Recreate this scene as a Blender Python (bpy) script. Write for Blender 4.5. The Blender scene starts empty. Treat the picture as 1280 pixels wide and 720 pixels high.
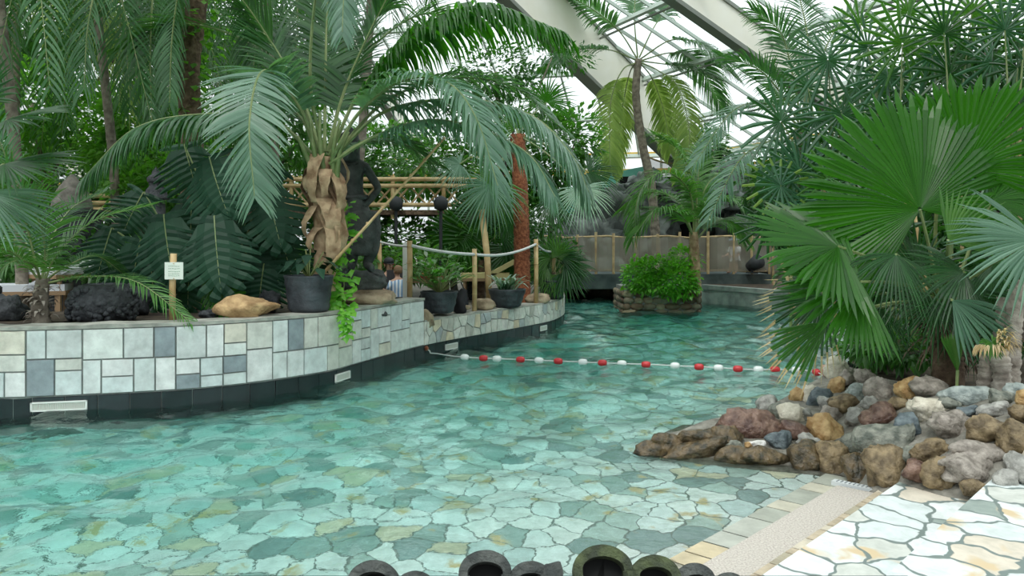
import bpy, math, random
from mathutils import Vector, noise, Matrix
import numpy as np
R = math.radians
PI = math.pi
rng = random.Random(11)
SC = bpy.context.scene
C = SC.collection

# ------------------------------------------------------------------ camera
F = 1000.0      # focal length in pixels of the 1280 px wide frame
H = 1.75        # eye height above the pool water
HY = 300.0      # horizon row
cam_d = bpy.data.cameras.new('camera')
cam_d.sensor_width = 36.0
cam_d.lens = F / 1280 * 36.0
cam_d.shift_y = -60.0 / 1280
cam_d.clip_start = 0.05
cam_d.clip_end = 400
cam = bpy.data.objects.new('camera', cam_d)
cam.location = (0, 0, H)
cam.rotation_euler = (R(90), 0, 0)
C.objects.link(cam)
SC.camera = cam

# ------------------------------------------------------------------ sky and light
world = bpy.data.worlds.new('sky')
SC.world = world
world.use_nodes = True
wn, wl = world.node_tree.nodes, world.node_tree.links
wn.clear()
w_out = wn.new('ShaderNodeOutputWorld')
w_bg = wn.new('ShaderNodeBackground')
w_tc = wn.new('ShaderNodeTexCoord')
w_dot = wn.new('ShaderNodeVectorMath'); w_dot.operation = 'DOT_PRODUCT'
w_dot.inputs[1].default_value = Vector((0.25, 0.10, 0.96)).normalized()
w_mr = wn.new('ShaderNodeMapRange')
w_mr.inputs['From Min'].default_value = 0.0
w_mr.inputs['From Max'].default_value = 1.0
w_mr.inputs['To Min'].default_value = 1.0
w_mr.inputs['To Max'].default_value = 2.6
w_bg.inputs['Color'].default_value = (0.93, 0.98, 1.0, 1)
wl.new(w_tc.outputs['Generated'], w_dot.inputs[0])
wl.new(w_dot.outputs['Value'], w_mr.inputs['Value'])
wl.new(w_mr.outputs['Result'], w_bg.inputs['Strength'])
wl.new(w_bg.outputs[0], w_out.inputs['Surface'])
SC.view_settings.view_transform = 'Standard'
SC.view_settings.look = 'None'
SC.view_settings.gamma = 1.0
SC.view_settings.use_curve_mapping = False
SC.view_settings.exposure = -0.15

sun_d = bpy.data.lights.new('sun', 'SUN')
sun_d.energy = 1.1
sun_d.angle = R(12)
sun_d.color = (1.0, 0.98, 0.93)
sun = bpy.data.objects.new('sun', sun_d)
sun.rotation_euler = (R(28), R(-14), 0)
C.objects.link(sun)

# ------------------------------------------------------------------ helpers
def at(px, py, Y):
    return Vector(((px - 640) / F * Y, Y, H - (py - HY) / F * Y))

def gnd(px, py, z=0.0):
    Y = (H - z) * F / (py - HY)
    return Vector(((px - 640) / F * Y, Y, z))

class MB:
    def __init__(s):
        s.v = []; s.f = []; s.m = []; s.r = []
    def add(s, vs, fs, mi=0, rnd=None):
        b = len(s.v)
        s.v.extend(vs)
        if rnd is None: rnd = rng.random()
        for f in fs:
            s.f.append(tuple(b + i for i in f)); s.m.append(mi); s.r.append(rnd)
    def box(s, c, d, rz=0.0, mi=0, rnd=None, rot=None):
        hx, hy, hz = d[0] / 2, d[1] / 2, d[2] / 2
        M = rot if rot is not None else Matrix.Rotation(rz, 3, 'Z')
        c = Vector(c)
        vs = [c + M @ Vector((x * hx, y * hy, z * hz)) for z in (-1, 1) for y in (-1, 1) for x in (-1, 1)]
        s.add(vs, [(0, 2, 3, 1), (4, 5, 7, 6), (0, 1, 5, 4), (2, 6, 7, 3), (0, 4, 6, 2), (1, 3, 7, 5)], mi, rnd)
    def beam(s, a, b, w, h, mi=0, rnd=None, up=Vector((0, 0, 1))):
        a = Vector(a); b = Vector(b)
        t = (b - a).normalized()
        sd = t.cross(up)
        if sd.length < 1e-4: sd = Vector((1, 0, 0))
        sd.normalize()
        u = sd.cross(t)
        vs = []
        for p in (a, b):
            for (i, j) in ((-1, -1), (1, -1), (1, 1), (-1, 1)):
                vs.append(p + sd * i * w / 2 + u * j * h / 2)
        s.add(vs, [(0, 3, 2, 1), (4, 5, 6, 7), (0, 1, 5, 4), (1, 2, 6, 5), (2, 3, 7, 6), (3, 0, 4, 7)], mi, rnd)
    def tube(s, pts, rad, seg=8, mi=0, rnd=None, cap=True):
        pts = [Vector(p) for p in pts]
        n = len(pts)
        if not hasattr(rad, '__len__'): rad = [rad] * n
        vs = []
        ref = None
        for i in range(n):
            t = (pts[min(i + 1, n - 1)] - pts[max(i - 1, 0)])
            t = t.normalized() if t.length > 1e-9 else Vector((0, 0, 1))
            if ref is None:
                ref = t.orthogonal().normalized()
            ref = (ref - t * ref.dot(t))
            ref = ref.normalized() if ref.length > 1e-6 else t.orthogonal().normalized()
            b = t.cross(ref)
            for k in range(seg):
                a = 2 * PI * k / seg
                vs.append(pts[i] + (ref * math.cos(a) + b * math.sin(a)) * rad[i])
        fs = []
        for i in range(n - 1):
            for k in range(seg):
                k2 = (k + 1) % seg
                fs.append((i * seg + k, i * seg + k2, (i + 1) * seg + k2, (i + 1) * seg + k))
        if cap:
            fs.append(tuple(range(seg - 1, -1, -1)))
            fs.append(tuple((n - 1) * seg + k for k in range(seg)))
        s.add(vs, fs, mi, rnd)
    def lathe(s, c, prof, seg=24, mi=0, rnd=None, sx=1.0, sy=1.0, wob=0.0):
        c = Vector(c); vs = []; n = len(prof)
        for (r, z) in prof:
            for k in range(seg):
                a = 2 * PI * k / seg
                q = 1 + (wob * noise.noise(Vector((math.cos(a) * 1.7, math.sin(a) * 1.7, z * 4)) + c) if wob else 0)
                vs.append(c + Vector((r * q * sx * math.cos(a), r * q * sy * math.sin(a), z)))
        fs = [(i * seg + k, i * seg + (k + 1) % seg, (i + 1) * seg + (k + 1) % seg, (i + 1) * seg + k)
              for i in range(n - 1) for k in range(seg)]
        if prof[0][0] > 1e-4: fs.append(tuple(range(seg - 1, -1, -1)))
        if prof[-1][0] > 1e-4: fs.append(tuple((n - 1) * seg + k for k in range(seg)))
        s.add(vs, fs, mi, rnd)
    def rock(s, c, d, seed=0.0, rough=0.22, mi=0, rnd=None, sub=12, rz=0.0, freq=1.3, flat=0.0, rot=None, facets=12):
        # a stone: a ball cut by random planes, then roughened by noise
        c = Vector(c); vs = []; n = sub; m = sub * 2
        M = rot if rot is not None else Matrix.Rotation(rz, 3, 'Z')
        sd = Vector((seed * 3.7, seed * 1.3, seed * 7.1))
        rg = random.Random(int(seed * 1000) + 7)
        pl = []
        if sub >= 8:
            for i in range(facets):
                v_ = Vector((rg.gauss(0, 1), rg.gauss(0, 1), rg.gauss(0, 1))).normalized()
                pl.append((v_, rg.uniform(0.70, 0.98)))
        def pt(th, ph):
            p = Vector((math.sin(th) * math.cos(ph), math.sin(th) * math.sin(ph), math.cos(th)))
            q = max(abs(p.x), abs(p.y), abs(p.z))
            r0 = 0.70 + 0.36 / q * 0.80
            for v_, dd in pl:
                k_ = p.dot(v_)
                if k_ > 0.2: r0 = min(r0, dd / k_)
            k = 1 + rough * noise.noise(p * freq + sd) * 1.2 + rough * 0.5 * noise.noise(p * freq * 3.1 + sd) + rough * 0.3 * noise.noise(p * freq * 8 + sd)
            p2 = p * (r0 * k)
            return c + M @ Vector((p2.x * d[0] / 2, p2.y * d[1] / 2, p2.z * d[2] / 2))
        vs.append(pt(0.0001, 0))
        for i in range(1, n):
            for k in range(m):
                vs.append(pt(PI * i / n, 2 * PI * k / m))
        vs.append(pt(PI - 0.0001, 0))
        fs = [(0, 1 + k, 1 + (k + 1) % m) for k in range(m)]
        for i in range(n - 2):
            for k in range(m):
                k2 = (k + 1) % m
                fs.append((1 + i * m + k, 1 + (i + 1) * m + k, 1 + (i + 1) * m + k2, 1 + i * m + k2))
        L = len(vs) - 1
        fs += [(L, 1 + (n - 2) * m + (k + 1) % m, 1 + (n - 2) * m + k) for k in range(m)]
        s.add(vs, fs, mi, rnd)

def origin_of(p):
    o = Vector((0, 0, 0))
    while p is not None:
        o += p.location; p = p.parent
    return o

def obj(name, mb, mats, parent=None, smooth=False, loc=None):
    """link the collected shapes (world coordinates) as ONE mesh object"""
    off = origin_of(parent)
    base = Vector(loc) if loc is not None else off
    me = bpy.data.meshes.new(name)
    me.from_pydata([(v[0] - base.x, v[1] - base.y, v[2] - base.z) for v in mb.v], [], mb.f)
    if not isinstance(mats, (list, tuple)): mats = [mats]
    for m in mats: me.materials.append(m)
    me.polygons.foreach_set('material_index', mb.m)
    if smooth: me.polygons.foreach_set('use_smooth', [True] * len(mb.f))
    a = me.attributes.new('rnd', 'FLOAT', 'FACE')
    a.data.foreach_set('value', mb.r)
    me.update()
    o = bpy.data.objects.new(name, me)
    C.objects.link(o)
    if parent is not None: o.parent = parent
    o.location = base - off
    return o

def tag(o, label=None, cat=None, group=None, kind=None):
    if label: o['label'] = label
    if cat: o['category'] = cat
    if group: o['group'] = group
    if kind: o['kind'] = kind
    return o

def thing(name, label, cat, loc=(0, 0, 0), group=None):
    o = bpy.data.objects.new(name, None)
    o.empty_display_size = 0.1
    o.location = loc
    C.objects.link(o)
    return tag(o, label, cat, group)

def struct(name, mb, m, smooth=False, parent=None):
    o = obj(name, mb, m, parent, smooth)
    if parent is None: o['kind'] = 'structure'
    return o

def dup(root, loc, label=None, group=None, rz=0.0, sc=1.0):
    r = root.copy(); C.objects.link(r); r.location = loc; r.rotation_euler = (0, 0, rz); r.scale = (sc, sc, sc)
    if label: r['label'] = label
    if group: r['group'] = group
    for ch in list(root.children):
        c = ch.copy(); C.objects.link(c); c.parent = r
        for g in list(ch.children):
            d = g.copy(); C.objects.link(d); d.parent = c
    return r

def spline(ctrl, n):
    P = [Vector(p) for p in ctrl]
    if len(P) == 2: return [P[0].lerp(P[1], i / (n - 1)) for i in range(n)]
    P = [P[0] * 2 - P[1]] + P + [P[-1] * 2 - P[-2]]
    out = []
    m = len(P) - 3
    for i in range(n):
        u = i / (n - 1) * m
        k = min(int(u), m - 1); t = u - k
        a, b, c, d = P[k:k + 4]
        out.append(0.5 * ((2 * b) + (c - a) * t + (2 * a - 5 * b + 4 * c - d) * t * t + (3 * b - a - 3 * c + d) * t ** 3))
    return out

# ------------------------------------------------------------------ materials
def newmat(name):
    m = bpy.data.materials.new(name); m.use_nodes = True
    nt = m.node_tree
    for n in list(nt.nodes): nt.nodes.remove(n)
    out = nt.nodes.new('ShaderNodeOutputMaterial')
    return m, nt, out

def nd(nt, typ, **kw):
    n = nt.nodes.new(typ)
    for k, v in kw.items():
        if k in ('operation', 'data_type', 'blend_type', 'feature', 'voronoi_dimensions', 'attribute_name', 'noise_dimensions', 'distance', 'bands_direction', 'wave_type'):
            setattr(n, k, v)
        else:
            n.inputs[k.replace('_', ' ')].default_value = v
    return n

def ramp(nt, stops, interp='LINEAR'):
    n = nt.nodes.new('ShaderNodeValToRGB')
    cr = n.color_ramp; cr.interpolation = interp
    while len(cr.elements) > 1: cr.elements.remove(cr.elements[-1])
    cr.elements[0].position = stops[0][0]; cr.elements[0].color = (*stops[0][1], 1)
    for p, c in stops[1:]:
        e = cr.elements.new(p); e.color = (*c, 1)
    return n

def leaf_mat(name, a, b, tr=0.35, rough=0.38, tcol=None, spec=0.5):
    m, nt, out = newmat(name)
    at_ = nd(nt, 'ShaderNodeAttribute', attribute_name='rnd')
    r = ramp(nt, [(0.0, a), (1.0, b)])
    nt.links.new(at_.outputs['Fac'], r.inputs['Fac'])
    p = nt.nodes.new('ShaderNodeBsdfPrincipled')
    p.inputs['Roughness'].default_value = rough
    p.inputs['Specular IOR Level'].default_value = spec
    nt.links.new(r.outputs['Color'], p.inputs['Base Color'])
    t = nt.nodes.new('ShaderNodeBsdfTranslucent')
    if tcol is None: tcol = (min(1, b[0] * 1.5 + .02), min(1, b[1] * 2.0 + 0.05), b[2] * 0.7)
    t.inputs['Color'].default_value = (*tcol, 1)
    mx = nt.nodes.new('ShaderNodeMixShader'); mx.inputs['Fac'].default_value = tr
    nt.links.new(p.outputs[0], mx.inputs[1]); nt.links.new(t.outputs[0], mx.inputs[2])
    nt.links.new(mx.outputs[0], out.inputs['Surface'])
    return m

def plain(name, col, rough=0.6, metal=0.0, col2=None, scale=8.0, bump=0.0, bscale=None, detail=4.0, spec=0.5, rnd=False, contrast=(0.35, 0.65)):
    m, nt, out = newmat(name)
    p = nt.nodes.new('ShaderNodeBsdfPrincipled')
    p.inputs['Roughness'].default_value = rough
    p.inputs['Metallic'].default_value = metal
    p.inputs['Specular IOR Level'].default_value = spec
    p.inputs['Base Color'].default_value = (*col, 1)
    tc = nt.nodes.new('ShaderNodeTexCoord')
    if col2 is not None:
        if rnd:
            s = nd(nt, 'ShaderNodeAttribute', attribute_name='rnd')
            r = ramp(nt, [(0, col), (1, col2)])
            nt.links.new(s.outputs['Fac'], r.inputs['Fac'])
        else:
            s = nd(nt, 'ShaderNodeTexNoise', Scale=scale, Detail=detail)
            nt.links.new(tc.outputs['Object'], s.inputs['Vector'])
            r = ramp(nt, [(contrast[0], col), (contrast[1], col2)])
            nt.links.new(s.outputs['Fac'], r.inputs['Fac'])
        nt.links.new(r.outputs['Color'], p.inputs['Base Color'])
    if bump:
        s2 = nd(nt, 'ShaderNodeTexNoise', Scale=bscale or scale * 2, Detail=6.0)
        nt.links.new(tc.outputs['Object'], s2.inputs['Vector'])
        b = nd(nt, 'ShaderNodeBump', Strength=bump, Distance=0.03)
        nt.links.new(s2.outputs['Fac'], b.inputs['Height'])
        nt.links.new(b.outputs['Normal'], p.inputs['Normal'])
    nt.links.new(p.outputs[0], out.inputs['Surface'])
    return m

def flag_mat(name, scale, stops, grout, gw=0.05, rough=0.45, dist=0.12, vein=None, wet=False):
    """irregular flagstones: Voronoi cells, each with its own stone colour, in grey joints"""
    m, nt, out = newmat(name)
    L = nt.links.new
    tc = nt.nodes.new('ShaderNodeTexCoord')
    mp = nt.nodes.new('ShaderNodeMapping'); mp.inputs['Scale'].default_value = (scale, scale * 0.8, scale); mp.inputs['Rotation'].default_value = (0, 0, 0.75)
    L(tc.outputs['Object'], mp.inputs['Vector'])
    nz = nd(nt, 'ShaderNodeTexNoise', Scale=1.6, Detail=2.0)
    L(mp.outputs[0], nz.inputs['Vector'])
    sub = nd(nt, 'ShaderNodeVectorMath', operation='SUBTRACT'); sub.inputs[1].default_value = (0.5, 0.5, 0.5)
    L(nz.outputs['Color'], sub.inputs[0])
    scl = nd(nt, 'ShaderNodeVectorMath', operation='SCALE'); scl.inputs['Scale'].default_value = dist
    L(sub.outputs[0], scl.inputs[0])
    add = nd(nt, 'ShaderNodeVectorMath', operation='ADD')
    L(mp.outputs[0], add.inputs[0]); L(scl.outputs[0], add.inputs[1])
    v1 = nd(nt, 'ShaderNodeTexVoronoi', voronoi_dimensions='2D', feature='F1', Scale=1.0, Randomness=0.9)
    v2 = nd(nt, 'ShaderNodeTexVoronoi', voronoi_dimensions='2D', feature='DISTANCE_TO_EDGE', Scale=1.0, Randomness=0.9)
    L(add.outputs[0], v1.inputs['Vector']); L(add.outputs[0], v2.inputs['Vector'])
    sep = nt.nodes.new('ShaderNodeSeparateColor'); L(v1.outputs['Color'], sep.inputs[0])
    r = ramp(nt, stops, 'CONSTANT'); L(sep.outputs[0], r.inputs['Fac'])
    # stone grain
    n2 = nd(nt, 'ShaderNodeTexNoise', Scale=2.5, Detail=6.0, Roughness=0.65); L(add.outputs[0], n2.inputs['Vector'])
    g = ramp(nt, [(0.3, (0.72, 0.74, 0.72)), (0.6, (1.05, 1.05, 1.05))]); L(n2.outputs['Fac'], g.inputs['Fac'])
    mul = nd(nt, 'ShaderNodeMix', data_type='RGBA', blend_type='MULTIPLY'); mul.inputs['Factor'].default_value = 0.8
    L(r.outputs['Color'], mul.inputs[6]); L(g.outputs['Color'], mul.inputs[7])
    col = mul.outputs[2]
    if vein:
        n3 = nd(nt, 'ShaderNodeTexNoise', Scale=0.9, Detail=3.0); L(add.outputs[0], n3.inputs['Vector'])
        vr = ramp(nt, [(0.60, (0, 0, 0)), (0.68, (1, 1, 1))]); L(n3.outputs['Fac'], vr.inputs['Fac'])
        mv = nd(nt, 'ShaderNodeMix', data_type='RGBA'); mv.inputs[7].default_value = (*vein, 1)
        L(vr.outputs['Color'], mv.inputs['Factor']); L(col, mv.inputs[6]); col = mv.outputs[2]
    gr = ramp(nt, [(gw * 0.7, (0, 0, 0)), (gw * 1.2, (1, 1, 1))]); L(v2.outputs['Distance'], gr.inputs['Fac'])
    mg = nd(nt, 'ShaderNodeMix', data_type='RGBA'); mg.inputs[6].default_value = (*grout, 1)
    L(gr.outputs['Color'], mg.inputs['Factor']); L(col, mg.inputs[7])
    p = nt.nodes.new('ShaderNodeBsdfPrincipled'); p.inputs['Roughness'].default_value = rough
    L(mg.outputs[2], p.inputs['Base Color'])
    b = nd(nt, 'ShaderNodeBump', Strength=0.35, Distance=0.01); L(gr.outputs['Color'], b.inputs['Height']); L(b.outputs[0], p.inputs['Normal'])
    L(p.outputs[0], out.inputs['Surface'])
    return m

def rnd_stone(name, stops, rough=0.55, scale=9.0, lo=0.65, bump=0.4, interp='CONSTANT', spec=0.5):
    """every stone (face attribute) takes a colour of the ramp, with a mottled grain on top"""
    m, nt, out = newmat(name); L = nt.links.new
    a = nd(nt, 'ShaderNodeAttribute', attribute_name='rnd')
    r = ramp(nt, stops, interp); L(a.outputs['Fac'], r.inputs['Fac'])
    tc = nt.nodes.new('ShaderNodeTexCoord')
    n1 = nd(nt, 'ShaderNodeTexNoise', Scale=scale, Detail=7.0, Roughness=0.65); L(tc.outputs['Object'], n1.inputs['Vector'])
    g = ramp(nt, [(0.3, (lo, lo, lo)), (0.65, (1.1, 1.1, 1.1))]); L(n1.outputs['Fac'], g.inputs['Fac'])
    mul = nd(nt, 'ShaderNodeMix', data_type='RGBA', blend_type='MULTIPLY'); mul.inputs['Factor'].default_value = 1.0
    L(r.outputs['Color'], mul.inputs[6]); L(g.outputs['Color'], mul.inputs[7])
    p = nt.nodes.new('ShaderNodeBsdfPrincipled'); p.inputs['Roughness'].default_value = rough; p.inputs['Specular IOR Level'].default_value = spec
    L(mul.outputs[2], p.inputs['Base Color'])
    b = nd(nt, 'ShaderNodeBump', Strength=bump, Distance=0.02); L(n1.outputs['Fac'], b.inputs['Height']); L(b.outputs[0], p.inputs['Normal'])
    L(p.outputs[0], out.inputs['Surface'])
    return m

def pane_mat(name, tint, fac=0.06, rough=0.02):
    m, nt, out = newmat(name)
    t = nt.nodes.new('ShaderNodeBsdfTransparent'); t.inputs[0].default_value = (*tint, 1)
    g = nt.nodes.new('ShaderNodeBsdfGlossy'); g.inputs['Roughness'].default_value = rough
    mx = nt.nodes.new('ShaderNodeMixShader'); mx.inputs[0].default_value = fac
    nt.links.new(t.outputs[0], mx.inputs[1]); nt.links.new(g.outputs[0], mx.inputs[2]); nt.links.new(mx.outputs[0], out.inputs['Surface'])
    return m

MT = {}
MT['coco'] = leaf_mat('coconut leaflet', (0.024, 0.085, 0.034), (0.075, 0.180, 0.082), 0.28, 0.35)
MT['coco_blue'] = leaf_mat('glaucous leaflet', (0.045, 0.120, 0.075), (0.150, 0.270, 0.190), 0.22, 0.38)
MT['coco_dark'] = leaf_mat('dark palm leaflet', (0.014, 0.060, 0.022), (0.050, 0.140, 0.045), 0.30, 0.35)  # darker green than the coconut leaflet
MT['coco_yellow'] = leaf_mat('yellowing leaflet', (0.090, 0.190, 0.030), (0.22, 0.34, 0.070), 0.50, 0.40, tcol=(0.45, 0.64, 0.14))
MT['young'] = leaf_mat('young palm leaflet', (0.030, 0.105, 0.024), (0.095, 0.230, 0.055), 0.28, 0.35)
MT['fan'] = leaf_mat('fan palm blade', (0.013, 0.078, 0.004), (0.032, 0.145, 0.009), 0.42, 0.36)
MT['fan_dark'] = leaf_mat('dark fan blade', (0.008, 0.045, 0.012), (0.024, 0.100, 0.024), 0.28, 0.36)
MT['lady'] = leaf_mat('lady palm blade', (0.016, 0.072, 0.036), (0.060, 0.160, 0.088), 0.26, 0.36)
MT['lady_green'] = leaf_mat('lady palm bright blade', (0.028, 0.110, 0.016), (0.085, 0.210, 0.036), 0.35, 0.36)
MT['silver'] = leaf_mat('silver fan blade', (0.22, 0.36, 0.30), (0.42, 0.55, 0.46), 0.25, 0.42)
MT['monstera'] = leaf_mat('monstera blade', (0.007, 0.038, 0.020), (0.016, 0.066, 0.034), 0.12, 0.55, spec=0.3)
MT['bush'] = leaf_mat('bush leaf', (0.040, 0.140, 0.020), (0.140, 0.320, 0.050), 0.40, 0.40)
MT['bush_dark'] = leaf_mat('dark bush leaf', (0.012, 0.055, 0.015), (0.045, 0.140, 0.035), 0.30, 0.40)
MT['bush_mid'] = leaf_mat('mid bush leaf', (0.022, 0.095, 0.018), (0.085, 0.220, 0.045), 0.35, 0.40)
MT['pothos'] = leaf_mat('vine leaf', (0.070, 0.250, 0.025), (0.200, 0.460, 0.060), 0.35, 0.35)
MT['lily'] = leaf_mat('lily leaf', (0.035, 0.140, 0.025), (0.100, 0.270, 0.050), 0.30, 0.30)
MT['aloe'] = leaf_mat('silver strap leaf', (0.110, 0.210, 0.150), (0.300, 0.400, 0.330), 0.15, 0.45)
MT['stem'] = plain('green stem', (0.13, 0.19, 0.06), 0.5, col2=(0.25, 0.28, 0.10), scale=6)
MT['petiole'] = plain('pale leaf rib', (0.12, 0.19, 0.06), 0.5, col2=(0.22, 0.27, 0.11), scale=5)
MT['dry'] = leaf_mat('dry leaf tip', (0.36, 0.24, 0.12), (0.62, 0.50, 0.32), 0.2, 0.7)
MT['bark'] = plain('grey palm bark', (0.13, 0.11, 0.085), 0.9, col2=(0.27, 0.24, 0.19), scale=9, bump=0.7)
MT['bark_brown'] = plain('brown palm bark', (0.085, 0.055, 0.035), 0.9, col2=(0.22, 0.15, 0.10), scale=12, bump=0.8)
MT['red_fibre'] = plain('red trunk fibre', (0.16, 0.045, 0.020), 0.95, col2=(0.36, 0.13, 0.060), scale=18, bump=0.9)
MT['sheath'] = plain('dead leaf sheath', (0.25, 0.15, 0.08), 0.85, col2=(0.58, 0.42, 0.26), scale=7, bump=0.5)
MT['stump'] = plain('weathered stump', (0.20, 0.17, 0.14), 0.9, col2=(0.48, 0.44, 0.38), scale=9, bump=0.9)
MT['soil'] = plain('dark planting soil', (0.035, 0.025, 0.018), 1.0, col2=(0.10, 0.075, 0.05), scale=6, bump=0.6)
MT['bamboo'] = plain('bamboo pole', (0.42, 0.28, 0.12), 0.55, col2=(0.66, 0.50, 0.26), scale=4)
MT['bamboo_rail'] = plain('old bamboo', (0.33, 0.23, 0.11), 0.65, col2=(0.58, 0.44, 0.24), scale=5)
MT['rope'] = plain('white rope', (0.62, 0.64, 0.62), 0.8, bump=0.4, bscale=120)
MT['dark_stone'] = plain('dark lava stone', (0.018, 0.022, 0.026), 0.72, col2=(0.060, 0.068, 0.075), scale=14, bump=0.9, bscale=22)
MT['statue'] = plain('weathered dark statue stone', (0.030, 0.036, 0.034), 0.75, col2=(0.085, 0.098, 0.092), scale=7, bump=0.6, bscale=26)
MT['pot_dark'] = plain('charcoal pot', (0.022, 0.028, 0.034), 0.6, col2=(0.060, 0.072, 0.082), scale=5, bump=0.6, bscale=12)
MT['tan_rock'] = plain('tan boulder', (0.26, 0.16, 0.07), 0.85, col2=(0.52, 0.36, 0.18), scale=8, bump=0.8, bscale=24)
MT['brown_rock'] = plain('brown flat boulder', (0.20, 0.15, 0.09), 0.85, col2=(0.42, 0.34, 0.23), scale=5, bump=0.7, bscale=18)
MT['cream'] = plain('cream painted beam', (0.88, 0.85, 0.74), 0.6, col2=(0.93, 0.91, 0.83), scale=1.2)
MT['frame'] = plain('pale green painted frame', (0.50, 0.58, 0.52), 0.5)
MT['frame_dark'] = plain('grey beam flange', (0.23, 0.25, 0.22), 0.6)
MT['yellow_beam'] = plain('yellow painted beam', (0.72, 0.48, 0.08), 0.55)
MT['pane'] = pane_mat('greenhouse glass', (0.95, 0.985, 0.97))
# ================================================================== SETTING
# ---------- the pool wall line (image points of the waterline, turned into metres)
WL = [(-700, 512), (-420, 517), (-200, 519.5), (0, 519), (43, 517.5), (108, 514.5), (230, 507), (328, 496), (409, 482), (444, 471.5),
      (486, 458.5), (529, 446), (576, 435.5), (619, 427), (672, 416), (693, 410), (704, 402), (703, 392), (698, 384), (690, 377)]
wp = [gnd(x, y) for x, y in WL]
wp[0] = Vector((-12.5, 8.35, 0)); wp[1] = Vector((-8.6, 8.15, 0)); wp[2] = Vector((-6.7, 8.02, 0))
wall_line = spline(wp, 400)
wlen = [0.0]
for i in range(1, 400): wlen.append(wlen[-1] + (wall_line[i] - wall_line[i - 1]).length)
WTOT = wlen[-1]
def wall_at(s):
    s = max(0, min(WTOT - 1e-6, s))
    lo, hi = 0, 399
    while hi - lo > 1:
        m = (lo + hi) // 2
        if wlen[m] <= s: lo = m
        else: hi = m
    t = (s - wlen[lo]) / max(1e-9, wlen[hi] - wlen[lo])
    p = wall_line[lo].lerp(wall_line[hi], t)
    a = wall_line[max(lo - 4, 0)]; b = wall_line[min(hi + 4, 399)]
    T = (b - a).normalized()
    N = Vector((T.y, -T.x, 0))      # towards the pool
    return p, T, N
def s_of_px(px):
    best, bs = 1e9, 0
    for i in range(20, 380):
        p = wall_line[i]
        x = 640 + p.x / p.y * F
        if abs(x - px) < best and wlen[i] < WTOT * 0.9: best, bs = abs(x - px), wlen[i]
    return bs
S_STEP = s_of_px(528)
HT, HL, BAND = 0.87, 0.54, 0.165
FLOOR_Z = -1.0

# ---------- materials of the setting
m_floor = flag_mat('pool flagstones', 4.7,
    [(0, (0.80, 0.88, 0.84)), (0.30, (0.50, 0.62, 0.56)), (0.38, (0.86, 0.90, 0.85)), (0.52, (0.38, 0.50, 0.46)), (0.60, (0.62, 0.74, 0.71)),
     (0.72, (0.74, 0.68, 0.50)), (0.80, (0.30, 0.40, 0.38)), (0.86, (0.82, 0.86, 0.82))], (0.20, 0.24, 0.21), 0.03, 0.5, 0.55, vein=(0.62, 0.50, 0.26))
m_steps = flag_mat('white flagstones', 3.9,
    [(0, (0.64, 0.70, 0.69)), (0.40, (0.64, 0.58, 0.48)), (0.50, (0.72, 0.76, 0.75)), (0.70, (0.60, 0.62, 0.57)), (0.84, (0.70, 0.74, 0.73)), (0.93, (0.30, 0.36, 0.33))],
    (0.17, 0.215, 0.20), 0.045, 0.5, 0.6, vein=(0.60, 0.48, 0.30))
m_ashlar = rnd_stone('pale stone cladding', [(0, (0.60, 0.67, 0.66)), (0.18, (0.68, 0.72, 0.68)), (0.34, (0.60, 0.66, 0.64)), (0.46, (0.72, 0.74, 0.72)),
    (0.62, (0.62, 0.63, 0.57)), (0.74, (0.66, 0.71, 0.69)), (0.84, (0.56, 0.60, 0.58)), (0.91, (0.66, 0.63, 0.53)), (0.975, (0.26, 0.31, 0.33))], 0.6, 7.0, 0.72, 0.3)
m_rubble = rnd_stone('cream rubble cladding', [(0, (0.66, 0.67, 0.60)), (0.3, (0.56, 0.60, 0.55)), (0.5, (0.74, 0.74, 0.68)), (0.7, (0.50, 0.50, 0.44)), (0.84, (0.66, 0.58, 0.42)), (0.92, (0.42, 0.46, 0.46))], 0.6, 7.0, 0.7, 0.4)
m_joint = plain('grey joints', (0.17, 0.19, 0.18), 0.9, col2=(0.25, 0.27, 0.25), scale=10)
m_cap = plain('grey coping', (0.22, 0.23, 0.20), 0.85, col2=(0.40, 0.41, 0.36), scale=6, bump=0.5)
m_band = rnd_stone('black waterline tile', [(0, (0.012, 0.018, 0.020)), (1, (0.030, 0.040, 0.044))], 0.25, 5, 0.7, 0.1, 'LINEAR')
m_concrete = plain('stained pool concrete', (0.20, 0.24, 0.22), 0.8, col2=(0.40, 0.46, 0.42), scale=3, bump=0.3)
m_slip = plain('exposed aggregate strip', (0.40, 0.36, 0.31), 0.85, col2=(0.62, 0.58, 0.52), scale=90, bump=0.5, bscale=90)

# ---------- ground far outside and under everything
g = MB(); g.add([Vector(v) for v in ((-90, -40, -1.6), (90, -40, -1.6), (90, 140, -1.6), (-90, 140, -1.6))], [(0, 1, 2, 3)])
struct('ground', g, plain('outside ground', (0.16, 0.19, 0.12), 1.0))

# ---------- shore frame: steps run along D, the water lies towards NW
D = Vector((0.68, 0.733, 0)); NW = Vector((-0.733, 0.68, 0)); P0 = Vector((2.27, 5.63, 0))
def shore(s, u, z): return P0 + NW * s + D * u + Vector((0, 0, z))

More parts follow.
